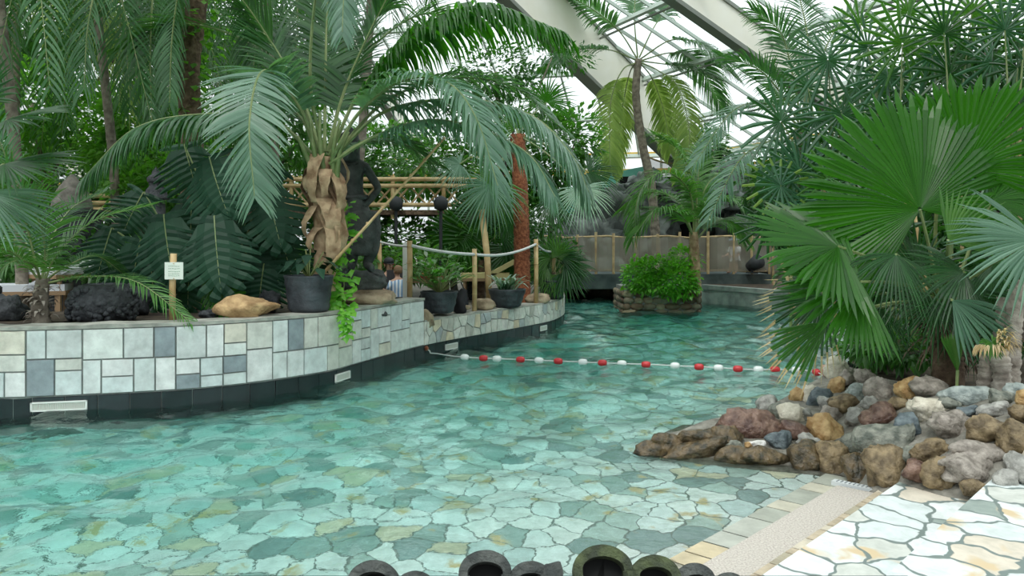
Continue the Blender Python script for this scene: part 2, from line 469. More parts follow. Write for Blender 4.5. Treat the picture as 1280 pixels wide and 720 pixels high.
# ---------- pool floor: a beach that slopes down from the shore
fl = MB(); nx, ny = 90, 90
vs = []
for j in range(ny + 1):
    for i in range(nx + 1):
        x = -14 + 28 * i / nx; y = 1.2 + 29 * (j / ny) ** 1.3
        s = (Vector((x, y, 0)) - P0).dot(NW)
        if s > 0: d = min(1.0, 0.02 + 0.115 * s)
        else: d = 0.02 - s * 0.35
        if s > -0.45 or y > 6.8: pass
        d = min(d, 1.0)
        vs.append(Vector((x, y, -d)))
fs = [(j * (nx + 1) + i, j * (nx + 1) + i + 1, (j + 1) * (nx + 1) + i + 1, (j + 1) * (nx + 1) + i) for j in range(ny) for i in range(nx)]
fl.add(vs, fs)
struct('floor', fl, m_floor)

# ---------- steps on the right
st = MB()
def slab(mb, s0, s1, u0, u1, z0, z1, mi=0):
    vs = [shore(s, u, z) for z in (z0, z1) for (s, u) in ((s0, u0), (s1, u0), (s1, u1), (s0, u1))]
    mb.add(vs, [(0, 1, 2, 3), (7, 6, 5, 4), (0, 4, 5, 1), (1, 5, 6, 2), (2, 6, 7, 3), (3, 7, 4, 0)], mi, 0.5)
slab(st, -0.98, -0.41, -6.0, 1.2, -0.5, 0.12)
struct('trim_1', st, m_steps)
st = MB(); slab(st, -6.0, -0.95, -6.0, 2.4, -0.5, 0.24)
struct('trim_2', st, m_steps)
st = MB(); slab(st, -0.275, -0.01, -6.0, 0.02, -0.4, 0.022)
struct('trim_3', st, m_slip)
# row of small brown edging stones between the rough strip and the first step
ed = MB(); u = -5.0
while u < 0.1:
    w = rng.uniform(0.09, 0.2)
    vs0 = shore(-0.345, u + w / 2, 0.0)
    ed.box(vs0, (w - 0.012, 0.12, 0.09), math.atan2(D.y, D.x), 0, rng.random())
    u += w
struct('trim_4', ed, rnd_stone('brown edging stone', [(0, (0.50, 0.42, 0.30)), (0.4, (0.62, 0.56, 0.44)), (0.7, (0.40, 0.36, 0.26))], 0.6, 12, 0.7))
ed = MB(); u = -4.6
while u < 0.3:
    w = rng.uniform(0.16, 0.34)
    ed.box(shore(0.09, u + w / 2, -0.022), (w - 0.015, 0.19, 0.05), math.atan2(D.y, D.x), 0, rng.random())
    u += w
struct('trim_5', ed, rnd_stone('sandy edge flagstone', [(0, (0.50, 0.48, 0.38)), (0.3, (0.42, 0.44, 0.38)), (0.55, (0.54, 0.46, 0.30)), (0.75, (0.36, 0.38, 0.32))], 0.5, 6, 0.75))
dr = thing('slot_drain', 'white slot drain at the head of the rough strip, below the rock wall', 'drain', shore(-0.22, 0.12, 0.0))
d_ = MB(); a_ = math.atan2(D.y, D.x)
d_.box(shore(-0.20, 0.10, 0.005), (0.07, 0.50, 0.05), a_)
obj('frame', d_, plain('white drain', (0.62, 0.66, 0.66), 0.4), dr)
d_ = MB()
for k in range(16): d_.box(shore(-0.42 + 0.029 * k, 0.10, 0.0315), (0.05, 0.008, 0.004), a_)
obj('slot', d_, plain('drain slot', (0.25, 0.28, 0.29), 0.5), dr)

# ---------- the stone clad wall: core, cladding, black waterline tiles, coping
def ribbon(mb, s0, s1, z0, z1, off, step=0.15, mi=0, rnd=0.5):
    n = max(2, int((s1 - s0) / step) + 1)
    vs = []
    for i in range(n):
        p, T, N = wall_at(s0 + (s1 - s0) * i / (n - 1))
        q = p + N * off
        vs += [Vector((q.x, q.y, z0)), Vector((q.x, q.y, z1))]
    mb.add(vs, [(2 * i, 2 * i + 2, 2 * i + 3, 2 * i + 1) for i in range(n - 1)], mi, rnd)

core = MB()
def core_seg(s0, s1, zt, th):
    n = int((s1 - s0) / 0.12) + 2
    vs = []
    for i in range(n):
        p, T, N = wall_at(s0 + (s1 - s0) * i / (n - 1))
        q = p - N * th
        vs += [Vector((p.x, p.y, -1.2)), Vector((p.x, p.y, zt)), Vector((q.x, q.y, zt)), Vector((q.x, q.y, -1.2))]
    fs = []
    for i in range(n - 1):
        a = 4 * i; b = a + 4
        fs += [(a, b, b + 1, a + 1), (a + 1, b + 1, b + 2, a + 2), (a + 2, b + 2, b + 3, a + 3)]
    fs += [(0, 1, 2, 3), (4 * n - 4, 4 * n - 1, 4 * n - 2, 4 * n - 3)]
    core.add(vs, fs)
core_seg(0, S_STEP, HT - 0.02, 0.28)
core_seg(S_STEP, WTOT, HL - 0.02, 0.28)
wall_o = struct('wall_left', core, m_joint)

def cell_face(mb, poly, off, rnd):
    """a slightly proud stone: poly in (s, z)"""
    cs = sum(p[0] for p in poly) / len(poly); cz = sum(p[1] for p in poly) / len(poly)
    rel = off + rng.uniform(-0.003, 0.006)
    vs = []
    for (s, z) in poly:
        p, T, N = wall_at(s); q = p + N * 0.001; vs.append(Vector((q.x, q.y, z)))
    for (s, z) in poly:
        s2 = s + (cs - s) * 0.02; z2 = z + (cz - z) * 0.02
        p, T, N = wall_at(s2); q = p + N * rel; vs.append(Vector((q.x, q.y, z2)))
    n = len(poly)
    fs = [tuple(range(n, 2 * n))] + [(i, (i + 1) % n, n + (i + 1) % n, n + i) for i in range(n)]
    mb.add(vs, fs, 0, rnd)

clad = MB()
def split(s0, s1, z0, z1, depth):
    w, h = s1 - s0, z1 - z0
    if (w < 0.46 and h < 0.42) and (depth > 3 or rng.random() < 0.45) or (w < 0.22 and h < 0.42) or (w < 0.42 and h < 0.2):
        g_ = 0.007
        if w > 0.3:
            m = (s0 + s1) / 2
            cell_face(clad, [(s0 + g_, z0 + g_), (m, z0 + g_), (s1 - g_, z0 + g_), (s1 - g_, z1 - g_), (m, z1 - g_), (s0 + g_, z1 - g_)], 0.018, rng.random())
        else:
            cell_face(clad, [(s0 + g_, z0 + g_), (s1 - g_, z0 + g_), (s1 - g_, z1 - g_), (s0 + g_, z1 - g_)], 0.018, rng.random())
        return
    if w / max(h, 1e-6) > rng.uniform(0.75, 1.5):
        m = s0 + w * rng.uniform(0.34, 0.66); split(s0, m, z0, z1, depth + 1); split(m, s1, z0, z1, depth + 1)
    else:
        m = z0 + h * rng.uniform(0.32, 0.68); split(s0, s1, z0, m, depth + 1); split(s0, s1, m, z1, depth + 1)
s = 0.3
while s < S_STEP - 0.05:
    w = rng.uniform(0.7, 1.05); w = min(w, S_STEP - s)
    if S_STEP - s - w < 0.3: w = S_STEP - s
    split(s, s + w, BAND + 0.01, HT - 0.025, 0)
    s += w
obj('stone_cladding', clad, m_ashlar, wall_o)

# crazy rubble on the low part: Voronoi cells from clipped half planes
rub = MB()
s_a, s_b, z_a, z_b = S_STEP, WTOT - 0.3, BAND + 0.01, HL - 0.02
pts = []
sgx = s_a - 0.2
while sgx < s_b + 0.3:
    for k in range(2):
        pts.append((sgx + rng.uniform(-0.07, 0.07), z_a + (z_b - z_a) * (k + 0.5 + rng.uniform(-0.34, 0.34)) / 2))
    sgx += 0.185
def clip(poly, ax, ay, b):
    out = []
    for i in range(len(poly)):
        p, q = poly[i], poly[(i + 1) % len(poly)]
        dp = ax * p[0] + ay * p[1] - b; dq = ax * q[0] + ay * q[1] - b
        if dp <= 0: out.append(p)
        if (dp < 0 < dq) or (dq < 0 < dp):
            t = dp / (dp - dq); out.append((p[0] + (q[0] - p[0]) * t, p[1] + (q[1] - p[1]) * t))
    return out
for i, c in enumerate(pts):
    poly = [(max(s_a, c[0] - 0.5), z_a), (min(s_b, c[0] + 0.5), z_a), (min(s_b, c[0] + 0.5), z_b), (max(s_a, c[0] - 0.5), z_b)]
    if poly[1][0] <= poly[0][0]: continue
    for j, d in enumerate(pts):
        if i == j or abs(d[0] - c[0]) > 1.0: continue
        ax, ay = d[0] - c[0], d[1] - c[1]; L_ = math.hypot(ax, ay)
        mx, my = (c[0] + d[0]) / 2, (c[1] + d[1]) / 2
        poly = clip(poly, ax / L_, ay / L_, (ax * mx + ay * my) / L_ - 0.007)
        if len(poly) < 3: break
    if len(poly) >= 3: cell_face(rub, poly, 0.022, rng.random())
obj('rubble_cladding', rub, m_rubble, wall_o)

band = MB(); s = 0.2
while s < WTOT - 0.25:
    cell_face(band, [(s + 0.003, -0.5), (s + 0.297, -0.5), (s + 0.297, BAND), (s + 0.003, BAND)], 0.014, rng.random()); s += 0.3
obj('waterline_tile', band, m_band, wall_o)
cap = MB()
def coping(s0, s1, z, th, o1, o2, jag=0.0):
    n = int((s1 - s0) / 0.12) + 2; vs = []
    for i in range(n):
        p, T, N = wall_at(s0 + (s1 - s0) * i / (n - 1))
        jj = jag * noise.noise(Vector((i * 0.35, 1, 2)))
        a = p + N * (o1 + jj * 0.3); b = p - N * o2
        vs += [Vector((a.x, a.y, z - th)), Vector((a.x, a.y, z + jj)), Vector((b.x, b.y, z + jj)), Vector((b.x, b.y, z - th))]
    fs = []
    for i in range(n - 1):
        a = 4 * i; b = a + 4
        fs += [(a, b, b + 1, a + 1), (a + 1, b + 1, b + 2, a + 2), (a + 2, b + 2, b + 3, a + 3), (a + 3, b + 3, b, a)]
    fs += [(0, 1, 2, 3), (4 * n - 4, 4 * n - 1, 4 * n - 2, 4 * n - 3)]
    cap.add(vs, fs)
coping(0, S_STEP + 0.02, HT + 0.012, 0.035, 0.02, 0.32, 0.02)
coping(S_STEP + 0.02, WTOT, HL + 0.008, 0.03, 0.016, 0.34, 0.03)
obj('coping', cap, m_cap, wall_o)

# white overflow grilles in the black band
vent_lab = ['white overflow grille in the black tiles at far left of the wall', 'white overflow grille in the black tiles below the hanging vine',
            'white overflow grille in the black tiles beside the lane rope anchor', 'small far white overflow grille near the end of the curved wall']
for k, (px, hw, zc) in enumerate([(74, 0.26, 0.075), (427, 0.17, 0.07), (563, 0.17, 0.07), (678, 0.145, 0.07)]):
    s = s_of_px(px); p, T, N = wall_at(s)
    v = thing('overflow_grille', vent_lab[k], 'grille', p + N * 0.02 + Vector((0, 0, zc - 0.045)), 'overflow grilles along the pool wall')
    rot = Matrix((T, -N, Vector((0, 0, 1)))).transposed()
    b = MB(); c0 = p + N * 0.024 + Vector((0, 0, zc))
    for z_ in (-0.04, 0.04): b.box(c0 + Vector((0, 0, z_)), (2 * hw, 0.02, 0.014), rot=rot)
    for t_ in (-hw + 0.008, hw - 0.008): b.box(c0 + T * t_, (0.016, 0.02, 0.094), rot=rot)
    obj('frame', b, plain('white plastic', (0.74, 0.76, 0.72), 0.4), v)
    b = MB(); n = int(hw * 2 / 0.016)
    for i in range(n): b.box(c0 + T * (-hw + 0.016 * (i + 0.5)), (0.008, 0.012, 0.074), rot=rot)
    b.box(c0 - N * 0.006, (2 * hw - 0.02, 0.004, 0.08), rot=rot)
    obj('slats', b, plain('off white plastic', (0.62, 0.64, 0.58), 0.45), v)

# ---------- terrace behind the wall: raised bed, then the lower terrace
def offset_line(s0, s1, off, n=60):
    out = []
    for i in range(n):
        p, T, N = wall_at(s0 + (s1 - s0) * i / (n - 1)); out.append(p - N * off)
    return out
tb = MB()
a = offset_line(0, S_STEP, 0.2); b = offset_line(0, S_STEP, 2.4)
vs = [Vector((p.x, p.y, HT - 0.05)) for p in a] + [Vector((p.x, p.y, HT - 0.05)) for p in b] + [Vector((p.x, p.y, 0.2)) for p in b]
n = len(a)
tb.add(vs, [(i, i + 1, n + i + 1, n + i) for i in range(n - 1)] + [(n + i, n + i + 1, 2 * n + i + 1, 2 * n + i) for i in range(n - 1)] + [(n - 1, 3 * n - 1, 2 * n - 1)])
e0, e1 = a[-1], b[-1]
tb.add([Vector((e0.x, e0.y, HT - .05)), Vector((e1.x, e1.y, HT - .05)), Vector((e1.x, e1.y, .2)), Vector((e0.x, e0.y, .2))], [(0, 1, 2, 3)])
struct('ground_bed', tb, MT['soil'])
tr = MB(); a = offset_line(0, WTOT, 0.2, 120)
vs = [Vector((p.x, p.y, HL - 0.06)) for p in a] + [Vector((0.9, 50, HL - 0.06)), Vector((-36, 50, HL - 0.06)), Vector((-36, 8.6, HL - 0.06))]
tr.add(vs, [tuple(range(len(vs)))])
struct('ground_terrace', tr, plain('terrace paving', (0.12, 0.11, 0.09), 0.9, col2=(0.20, 0.18, 0.15), scale=2))
# land beyond the bridge and to the right
tr = MB()
tr.add([Vector(v) for v in ((0.8, 24.9, 0.48), (40, 24.9, 0.48), (40, 50, 0.48), (0.8, 50, 0.48))], [(0, 1, 2, 3)])
tr.add([Vector(v) for v in ((0.8, 24.9, 0.48), (12, 24.9, 0.48), (12, 24.9, -1.2), (0.8, 24.9, -1.2))], [(0, 3, 2, 1)])
struct('ground_far', tr, MT['soil'])
# ---------- greenhouse roof: two glazed slopes meeting at a deep hip beam, tall glass walls below the eaves
E0 = Vector((8.25, 33, 5.4))
rp = Vector((-0.46, 1, 0)); rr_ = Vector((1, 0.46, -0.5))
lq = Vector((1, -0.25, 0)); lr = Vector((0.25, 1, -0.479))
def RP(a, b): return E0 - rp * a - rr_ * b
def LP(c, e): return E0 - lq * c - lr * e
BMAX, EMAX = 17.0, 17.7
gl = MB()
gl.add([RP(0, 0), RP(34, 0), RP(34, BMAX), RP(0.449 * BMAX, BMAX)], [(0, 1, 2, 3)])
obj_roof_r = struct('roof_glazing_right', gl, MT['pane'])
gl = MB()
gl.add([LP(0, 0), LP(44, 0), LP(44, EMAX), LP(0.51 * EMAX, EMAX)], [(0, 1, 2, 3)])
struct('roof_glazing_left', gl, MT['pane'])
n_r = rp.cross(rr_).normalized()
if n_r.z < 0: n_r = -n_r
n_l = lq.cross(lr).normalized()
if n_l.z < 0: n_l = -n_l
fr = MB()
for k in range(-1, 26):
    a = 7.9 + (k - 7) * 1.0
    if a <= 0.2: continue
    b1 = min(BMAX, a / 0.449)
    if abs((a - 7.9) % 8.0) < 0.01: continue
    fr.beam(RP(a, 0) - n_r * .05, RP(a, b1) - n_r * .05, 0.055, 0.10, up=n_r)
for b in (0.05, 2.2, 4.5, 6.8, 9.1, 11.4, 13.7, 16):
    fr.beam(RP(0.449 * b, b) - n_r * .16, RP(32, b) - n_r * .16, 0.10, 0.16, up=n_r)
    fr.beam(RP(0.449 * b, b - .12) - n_r * .30, RP(32, b - .12) - n_r * .30, 0.05, 0.05, mi=1, up=n_r)
struct('roof_frame_right', fr, [MT['frame'], MT['frame_dark']])
fr = MB()
c = 0.6
while c < 40:
    e1 = min(EMAX, c / 0.51); fr.beam(LP(c, 0) - n_l * .05, LP(c, e1) - n_l * .05, 0.06, 0.10, up=n_l); c += 1.15
for e in (0.05, 2.6, 5.2, 7.8, 10.4, 13, 15.6):
    fr.beam(LP(0.51 * e, e) - n_l * .16, LP(38, e) - n_l * .16, 0.10, 0.16, up=n_l)
struct('roof_frame_left', fr, [MT['frame'], MT['frame_dark']])
# deep cream beams with a darker flange
def deep(mb, A, B, depth, up, th=0.22):
    mb.beam(A - up * depth / 2, B - up * depth / 2, th, depth, 0, up=up)
    mb.beam(A - up * (depth + .02), B - up * (depth + .02), th + 0.16, 0.12, 1, up=up)
    mb.beam(A + up * 0.02, B + up * 0.02, th + 0.12, 0.10, 1, up=up)
db = MB()
hipdir = (LP(0.51, 1) - LP(0, 0))
hup = (n_r + n_l).normalized()
deep(db, LP(0, 0) - hup * 0.1, LP(0.51 * EMAX, EMAX) - hup * 0.1, 1.75, hup, 0.3)
struct('roof_hip_beam', db, [MT['cream'], MT['frame_dark']])
db = MB()
for a in (7.9, 16.2, 24.2):
    deep(db, RP(a, 0.0), RP(a, BMAX), 0.85, n_r)
struct('roof_rafter_right', db, [MT['cream'], MT['frame_dark']])
db = MB()
for c in (12.0, 21.0, 30.0): deep(db, LP(c, 0), LP(c, min(EMAX, c / 0.51)), 0.7, n_l, 0.16)
struct('roof_rafter_left', db, [MT['cream'], MT['frame_dark']])
# end walls
def glass_wall(name, A, B, z0, z1, nb):
    g_ = MB(); g_.add([Vector((A.x, A.y, z0)), Vector((B.x, B.y, z0)), Vector((B.x, B.y, z1)), Vector((A.x, A.y, z1))], [(0, 1, 2, 3)])
    w = struct(name, g_, MT['pane'])
    f_ = MB()
    for i in range(nb + 1):
        p = A.lerp(B, i / nb); f_.beam(Vector((p.x, p.y, z0)), Vector((p.x, p.y, z1)), 0.09, 0.12, 0, up=Vector((0, 1, 0)))
    for z_, mi in ((z1 - 0.05, 1), (z1 - 0.75, 1), (z0 + 1.6, 0), (z0 + 0.05, 0)):
        f_.beam(Vector((A.x, A.y, z_)), Vector((B.x, B.y, z_)), 0.14, 0.20 if mi else 0.1, mi)
    obj('window_frame', f_, [MT['frame'], MT['yellow_beam']], w)
glass_wall('wall_back', LP(44, 0), LP(0, 0), 0.4, 5.4, 22)
glass_wall('wall_right', RP(0, 0), RP(34, 0), 0.0, 5.4, 16)
# four small floodlights hanging from a roof purlin
fm = plain('grey lamp housing', (0.14, 0.17, 0.18), 0.4); fl_glass = plain('lamp glass', (0.45, 0.50, 0.52), 0.15)
flabs = ['leftmost of the four small grey floodlights hung under the roof purlin', 'second floodlight from the left in the row under the roof purlin',
         'third floodlight from the left in the row under the roof purlin', 'rightmost of the four small floodlights under the roof purlin']
for k, (px, py) in enumerate([(897, 76), (917, 69), (931, 64), (947, 57)]):
    base = at(px, py, 26.0 - k * 0.75)
    t = thing('floodlight', flabs[k], 'floodlight', base, 'floodlights under the roof purlin')
    b = MB(); b.box(base, (0.36, 0.22, 0.28), 0.5 + 0.3 * k); b.box(base + Vector((0, 0.14, 0)), (0.2, 0.1, 0.16), 0.5 + 0.3 * k); obj('housing', b, fm, t)
    b = MB(); b.box(base + Vector((-0.05, -0.125, -0.02)), (0.26, 0.02, 0.2), 0.5 + 0.3 * k); obj('lens', b, fl_glass, t)
    b = MB(); b.tube([base, base + Vector((0, 0.05, 0.42))], 0.02, 6); obj('bracket', b, fm, t)

# ---------- right bank: concrete wall and planted land behind it
bank = [at(872, 0, 1) * 1.0]
bk = [gnd(876, 378), gnd(955, 386), gnd(1060, 398), gnd(1190, 424), Vector((7.2, 11.6, 0)), Vector((4.9, 10.6, 0)), Vector((4.0, 9.4, 0)), Vector((3.5, 8.3, 0))]
w_ = MB(); zt = 0.50
vs = []
for p in bk: vs += [Vector((p.x, p.y, -1.2)), Vector((p.x, p.y, zt))]
w_.add(vs, [(2 * i, 2 * i + 2, 2 * i + 3, 2 * i + 1) for i in range(len(bk) - 1)])
vs = []
for p in bk: q = p + Vector((0.15, 0.1, 0)); vs += [Vector((p.x - .03, p.y - .03, zt - 0.12)), Vector((p.x - .03, p.y - .03, zt)), Vector((q.x, q.y, zt))]
w_.add(vs, [f for i in range(len(bk) - 1) for f in ((3 * i, 3 * i + 3, 3 * i + 4, 3 * i + 1), (3 * i + 1, 3 * i + 4, 3 * i + 5, 3 * i + 2))])
struct('wall_right_bank', w_, m_concrete)
ld = MB()
vs = [Vector((p.x, p.y, zt - 0.01)) for p in bk] + [Vector((3.3, 7.2, zt - 0.01)), Vector((3.4, 6.2, zt - 0.01)), Vector((4.2, 5.4, zt - .01)), Vector((30, 3, zt - .01)), Vector((30, 24.5, zt - .01)), Vector((5.2, 24.5, zt - .01))]
ld.add(vs, [tuple(range(len(vs)))])
struct('ground_right', ld, MT['soil'])

# ---------- footbridge with a netted bamboo fence across the far end of the pool
BY = 23.0
X0, X1 = 0.4, (962 - 640) / F * BY
fb = MB(); fb.box(((X0 + X1) / 2, BY + 1.0, 0.70), (X1 - X0, 2.1, 0.14)); fb.box(((X0 + X1) / 2, BY - 0.02, 0.56), (X1 - X0, 0.2, 0.42))
for x in (X0 + 0.3, X1 - 0.4): fb.box((x, BY + 1.0, -0.3), (0.5, 1.9, 1.7))
struct('slab_footbridge', fb, plain('dark green stained deck', (0.035, 0.055, 0.055), 0.6, col2=(0.10, 0.13, 0.125), scale=3))
b = MB(); b.box((3.0, BY + 2.2, -0.3), (8, 0.2, 1.5)); struct('wall_under_bridge', b, MT['dark_stone'])
def net_mat(name, col, dens):
    m, nt, out = newmat(name); L = nt.links.new
    tc = nt.nodes.new('ShaderNodeTexCoord')
    n1 = nd(nt, 'ShaderNodeTexNoise', Scale=1.5, Detail=3.0); L(tc.outputs['Object'], n1.inputs['Vector'])
    r = ramp(nt, [(0.35, col), (0.65, tuple(c * 1.35 for c in col))]); L(n1.outputs['Fac'], r.inputs['Fac'])
    d = nt.nodes.new('ShaderNodeBsdfDiffuse'); L(r.outputs[0], d.inputs[0])
    t = nt.nodes.new('ShaderNodeBsdfTransparent')
    mx = nt.nodes.new('ShaderNodeMixShader'); mx.inputs[0].default_value = dens
    L(t.outputs[0], mx.inputs[1]); L(d.outputs[0], mx.inputs[2]); L(mx.outputs[0], out.inputs['Surface'])
    return m
NET = net_mat('brown safety net', (0.27, 0.25, 0.20), 0.60)
fence = thing('bridge_fence', 'bamboo post fence with grey brown netting along the far footbridge', 'fence', (X0, BY, 0.78))
b = MB(); nn = 60; vs = []
for i in range(nn + 1):
    x = X0 + (X1 - X0) * i / nn; sag = 0.05 * math.sin(i * 0.9) ** 2
    y = BY - 0.03 + 0.04 * math.sin(i * 1.3)
    vs += [Vector((x, y, 0.84)), Vector((x, y + 0.02, 1.86 - sag))]
b.add(vs, [(2 * i, 2 * i + 2, 2 * i + 3, 2 * i + 1) for i in range(nn)])
obj('netting', b, NET, fence)
for px in (700, 722, 745, 767, 795, 822, 850, 885, 917, 940, 962):
    b = MB(); x = (px - 640) / F * BY
    b.tube([(x, BY, 0.76), (x + rng.uniform(-.02, .02), BY, 1.92 + rng.uniform(-.03, .08))], 0.04, 8); obj('post', b, MT['bamboo_rail'], fence)
for z in (0.86, 1.84):
    b = MB(); b.tube([(X0 + (X1 - X0) * i / 12, BY + 0.03, z + (0.03 * math.sin(i * 2.1))) for i in range(13)], 0.028, 6); obj('rail', b, MT['bamboo_rail'], fence)
# side part of the fence turning towards the camera on the right bank
PA = Vector(((962 - 640) / F * BY, BY, 0.5)); PB = at(1010, 0, 18.5); PB = Vector((PB.x, 18.5, 0.5))
fence2 = thing('bank_fence', 'sagging netted bamboo fence on the right bank beyond the fan palm', 'fence', PA)
b = MB(); b.add([PA + Vector((0, 0, 0.1)), PB + Vector((0, 0, 0.1)), PB + Vector((0, 0, 1.0)), PA + Vector((0, 0, 1.3))], [(0, 1, 2, 3)]); obj('netting', b, NET, fence2)
for t in (0.12, 0.5, 0.95):
    q = PA.lerp(PB, t); b = MB(); b.tube([q - Vector((0, 0, .1)), q + Vector((0, 0, 1.35))], 0.04, 8); obj('post', b, MT['bamboo_rail'], fence2)
b = MB(); b.tube([PA + Vector((0, 0, 1.3)), PA.lerp(PB, .5) + Vector((0, 0, 1.1)), PB + Vector((0, 0, 1.1))], 0.03, 6); obj('rail', b, MT['bamboo_rail'], fence2)

# ---------- grotto of dark rock behind the bridge
gro = thing('rock_grotto', 'big dark grey artificial rock grotto with a black cave mouth behind the bridge', 'rock formation', at(830, 330, 27))
def grock(px, py, wpx, hpx, Y, seed, rough=0.45, dy=None):
    c = at(px, py, Y); b = MB()
    w = wpx * Y / F; h = hpx * Y / F
    b.rock(c, (w, dy or w * 0.7, h), seed, rough, sub=30, freq=2.4)
    obj('boulder', b, MT['grotto'], gro, smooth=True)
MT['grotto'] = plain('grotto rock', (0.06, 0.075, 0.07), 0.8, col2=(0.26, 0.30, 0.28), scale=1.6, bump=0.9, bscale=4, contrast=(0.42, 0.66))
for a_ in [(762, 288, 90, 100, 27, 1), (800, 258, 110, 66, 27.5, 2), (740, 310, 110, 90, 26.5, 3), (852, 246, 150, 44, 27.2, 4), (915, 260, 80, 110, 27, 5),
           (812, 295, 60, 110, 26.6, 6), (945, 300, 90, 110, 26.4, 7), (885, 250, 110, 40, 26.4, 8)]: grock(*a_)
b = MB(); c0 = at(860, 290, 29.0); b.box(c0, (5.0, 0.3, 4)); obj('cave_shade_back', b, plain('painted cave darkness', (0.006, 0.006, 0.006), 1.0), gro)  # near-black box: darkness of the cave put into its colour
# green curved parapet of the upper deck and its net
b = MB(); pts_ = [at(700, 262, 31), at(722, 238, 31), at(745, 222, 30.6), at(775, 214, 30.2), at(805, 208, 30)]
vs = []
for p in spline(pts_, 20): vs += [Vector((p.x, p.y, 0.4)), p, p + Vector((0, 0.25, 0)), Vector((p.x, p.y + 0.25, 0.4))]
fs = []
for i in range(19):
    a = 4 * i; c = a + 4; fs += [(a, c, c + 1, a + 1), (a + 1, c + 1, c + 2, a + 2), (a + 2, c + 2, c + 3, a + 3)]
b.add(vs, fs)
o = obj('slide_wall', b, plain('sea green painted wall', (0.10, 0.36, 0.28), 0.5, col2=(0.14, 0.42, 0.33), scale=2), smooth=False)
tag(o, 'sea green curved slide wall rising behind the dark grotto rocks', 'slide wall')
up = MB(); up.box(at(880, 262, 31.5), (9.5, 2.0, 2.4)); struct('slab_upper_deck', up, MT['grotto'])
uf = thing('deck_net_fence', 'sagging brown net fence on the upper deck above the grotto', 'fence', at(860, 225, 30.4))
b = MB(); n = 30; vs = []
for i in range(n + 1):
    t = i / n; p = at(805 + 125 * t, 226, 30.4); sag = 0.35 * (1 - (2 * ((t * 1.6) % 1) - 1) ** 2)
    vs += [p, p + Vector((0, 0, 1.0 - sag))]
b.add(vs, [(2 * i, 2 * i + 2, 2 * i + 3, 2 * i + 1) for i in range(n)]); obj('netting', b, NET, uf)
b = MB(); b.tube([vs[2 * i + 1] for i in range(n + 1)], 0.035, 6); obj('top_rope', b, MT['bamboo_rail'], uf)
for t in (0, 0.62, 1.0):
    p = at(805 + 125 * t, 226, 30.4); b = MB(); b.tube([p, p + Vector((0, 0, 1.15))], 0.05, 6); obj('post', b, MT['bamboo_rail'], uf)
# dark brown wall far right behind the planting
b = MB(); b.box((9.6, 13.5, 2.3), (0.4, 9, 4.4), 0.35); struct('wall_right', b, plain('brown stacked stone', (0.10, 0.075, 0.06), 0.9, col2=(0.26, 0.20, 0.16), scale=5, bump=0.9))

# ---------- water
wt = MB(); xs = np.linspace(-13.0, 9.5, 330); ys = [1.0]
while ys[-1] < 28: ys.append(ys[-1] + 0.012 + ys[-1] * 0.0072)
ys = np.array(ys)
Xg, Yg = np.meshgrid(xs, ys)
wr = np.random.RandomState(5)
Zg = np.zeros_like(Xg)
for k in range(46):
    lam = 0.22 * (1.075 ** k) if k < 30 else wr.uniform(0.5, 1.3)
    ang = wr.uniform(0, 2 * PI)
    ph = wr.uniform(0, 2 * PI)
    am = 0.0029 * lam ** 0.8 * (1.0 if lam < 0.6 else 0.6)
    wx = 0.25 * np.sin(Yg * 0.9 + k) + 0.25 * np.sin(Xg * 0.7 + 2 * k)
    Zg += am * np.sin(2 * PI / lam * (Xg * math.cos(ang) + Yg * math.sin(ang) + wx) + ph)
calm = np.clip(((Xg - P0.x) * NW.x + (Yg - P0.y) * NW.y) / 2.5, 0.15, 1.0)
Zg *= calm * (1 + 0.55 * np.clip((Yg - 6) / 6, 0, 1)) * 1.75
# churned patch below the bridge
tur = np.exp(-(((Xg - 2.2) / 1.4) ** 2 + ((Yg - 21.5) / 2.5) ** 2))
Zg += tur * 0.05 * wr.rand(*Xg.shape)
ny_, nx_ = Xg.shape
vs = np.stack([Xg.ravel(), Yg.ravel(), Zg.ravel()], 1)
idx = np.arange(ny_ * nx_).reshape(ny_, nx_)
fs = np.stack([idx[:-1, :-1].ravel(), idx[:-1, 1:].ravel(), idx[1:, 1:].ravel(), idx[1:, :-1].ravel()], 1)
me = bpy.data.meshes.new('pool_water')
me.from_pydata(vs.tolist(), [], fs.tolist())
me.polygons.foreach_set('use_smooth', [True] * len(fs))
m_w, nt, out = newmat('pool water'); L = nt.links.new
rf = nt.nodes.new('ShaderNodeBsdfRefraction'); rf.inputs['IOR'].default_value = 1.33; rf.inputs['Roughness'].default_value = 0.0
gs = nt.nodes.new('ShaderNodeBsdfGlossy'); gs.inputs['Roughness'].default_value = 0.02
fr_ = nt.nodes.new('ShaderNodeFresnel'); fr_.inputs['IOR'].default_value = 1.33
mx = nt.nodes.new('ShaderNodeMixShader')
tc = nt.nodes.new('ShaderNodeTexCoord')
nz = nd(nt, 'ShaderNodeTexNoise', Scale=8.0, Detail=4.0); L(tc.outputs['Object'], nz.inputs['Vector'])
bp = nd(nt, 'ShaderNodeBump', Strength=0.7, Distance=0.016); L(nz.outputs['Fac'], bp.inputs['Height'])
for n_ in (rf, gs, fr_): L(bp.outputs[0], n_.inputs['Normal'])
L(fr_.outputs[0], mx.inputs[0]); L(rf.outputs[0], mx.inputs[1]); L(gs.outputs[0], mx.inputs[2]); L(mx.outputs[0], out.inputs['Surface'])
va = nt.nodes.new('ShaderNodeVolumeAbsorption'); va.inputs['Color'].default_value = (0.0, 0.80, 0.72, 1); va.inputs['Density'].default_value = 0.70
L(va.outputs[0], out.inputs['Volume'])
me.materials.append(m_w)
wo = bpy.data.objects.new('pool_water', me); C.objects.link(wo)
tag(wo, 'clear rippled turquoise pool water over flagstones', 'water', kind='stuff')

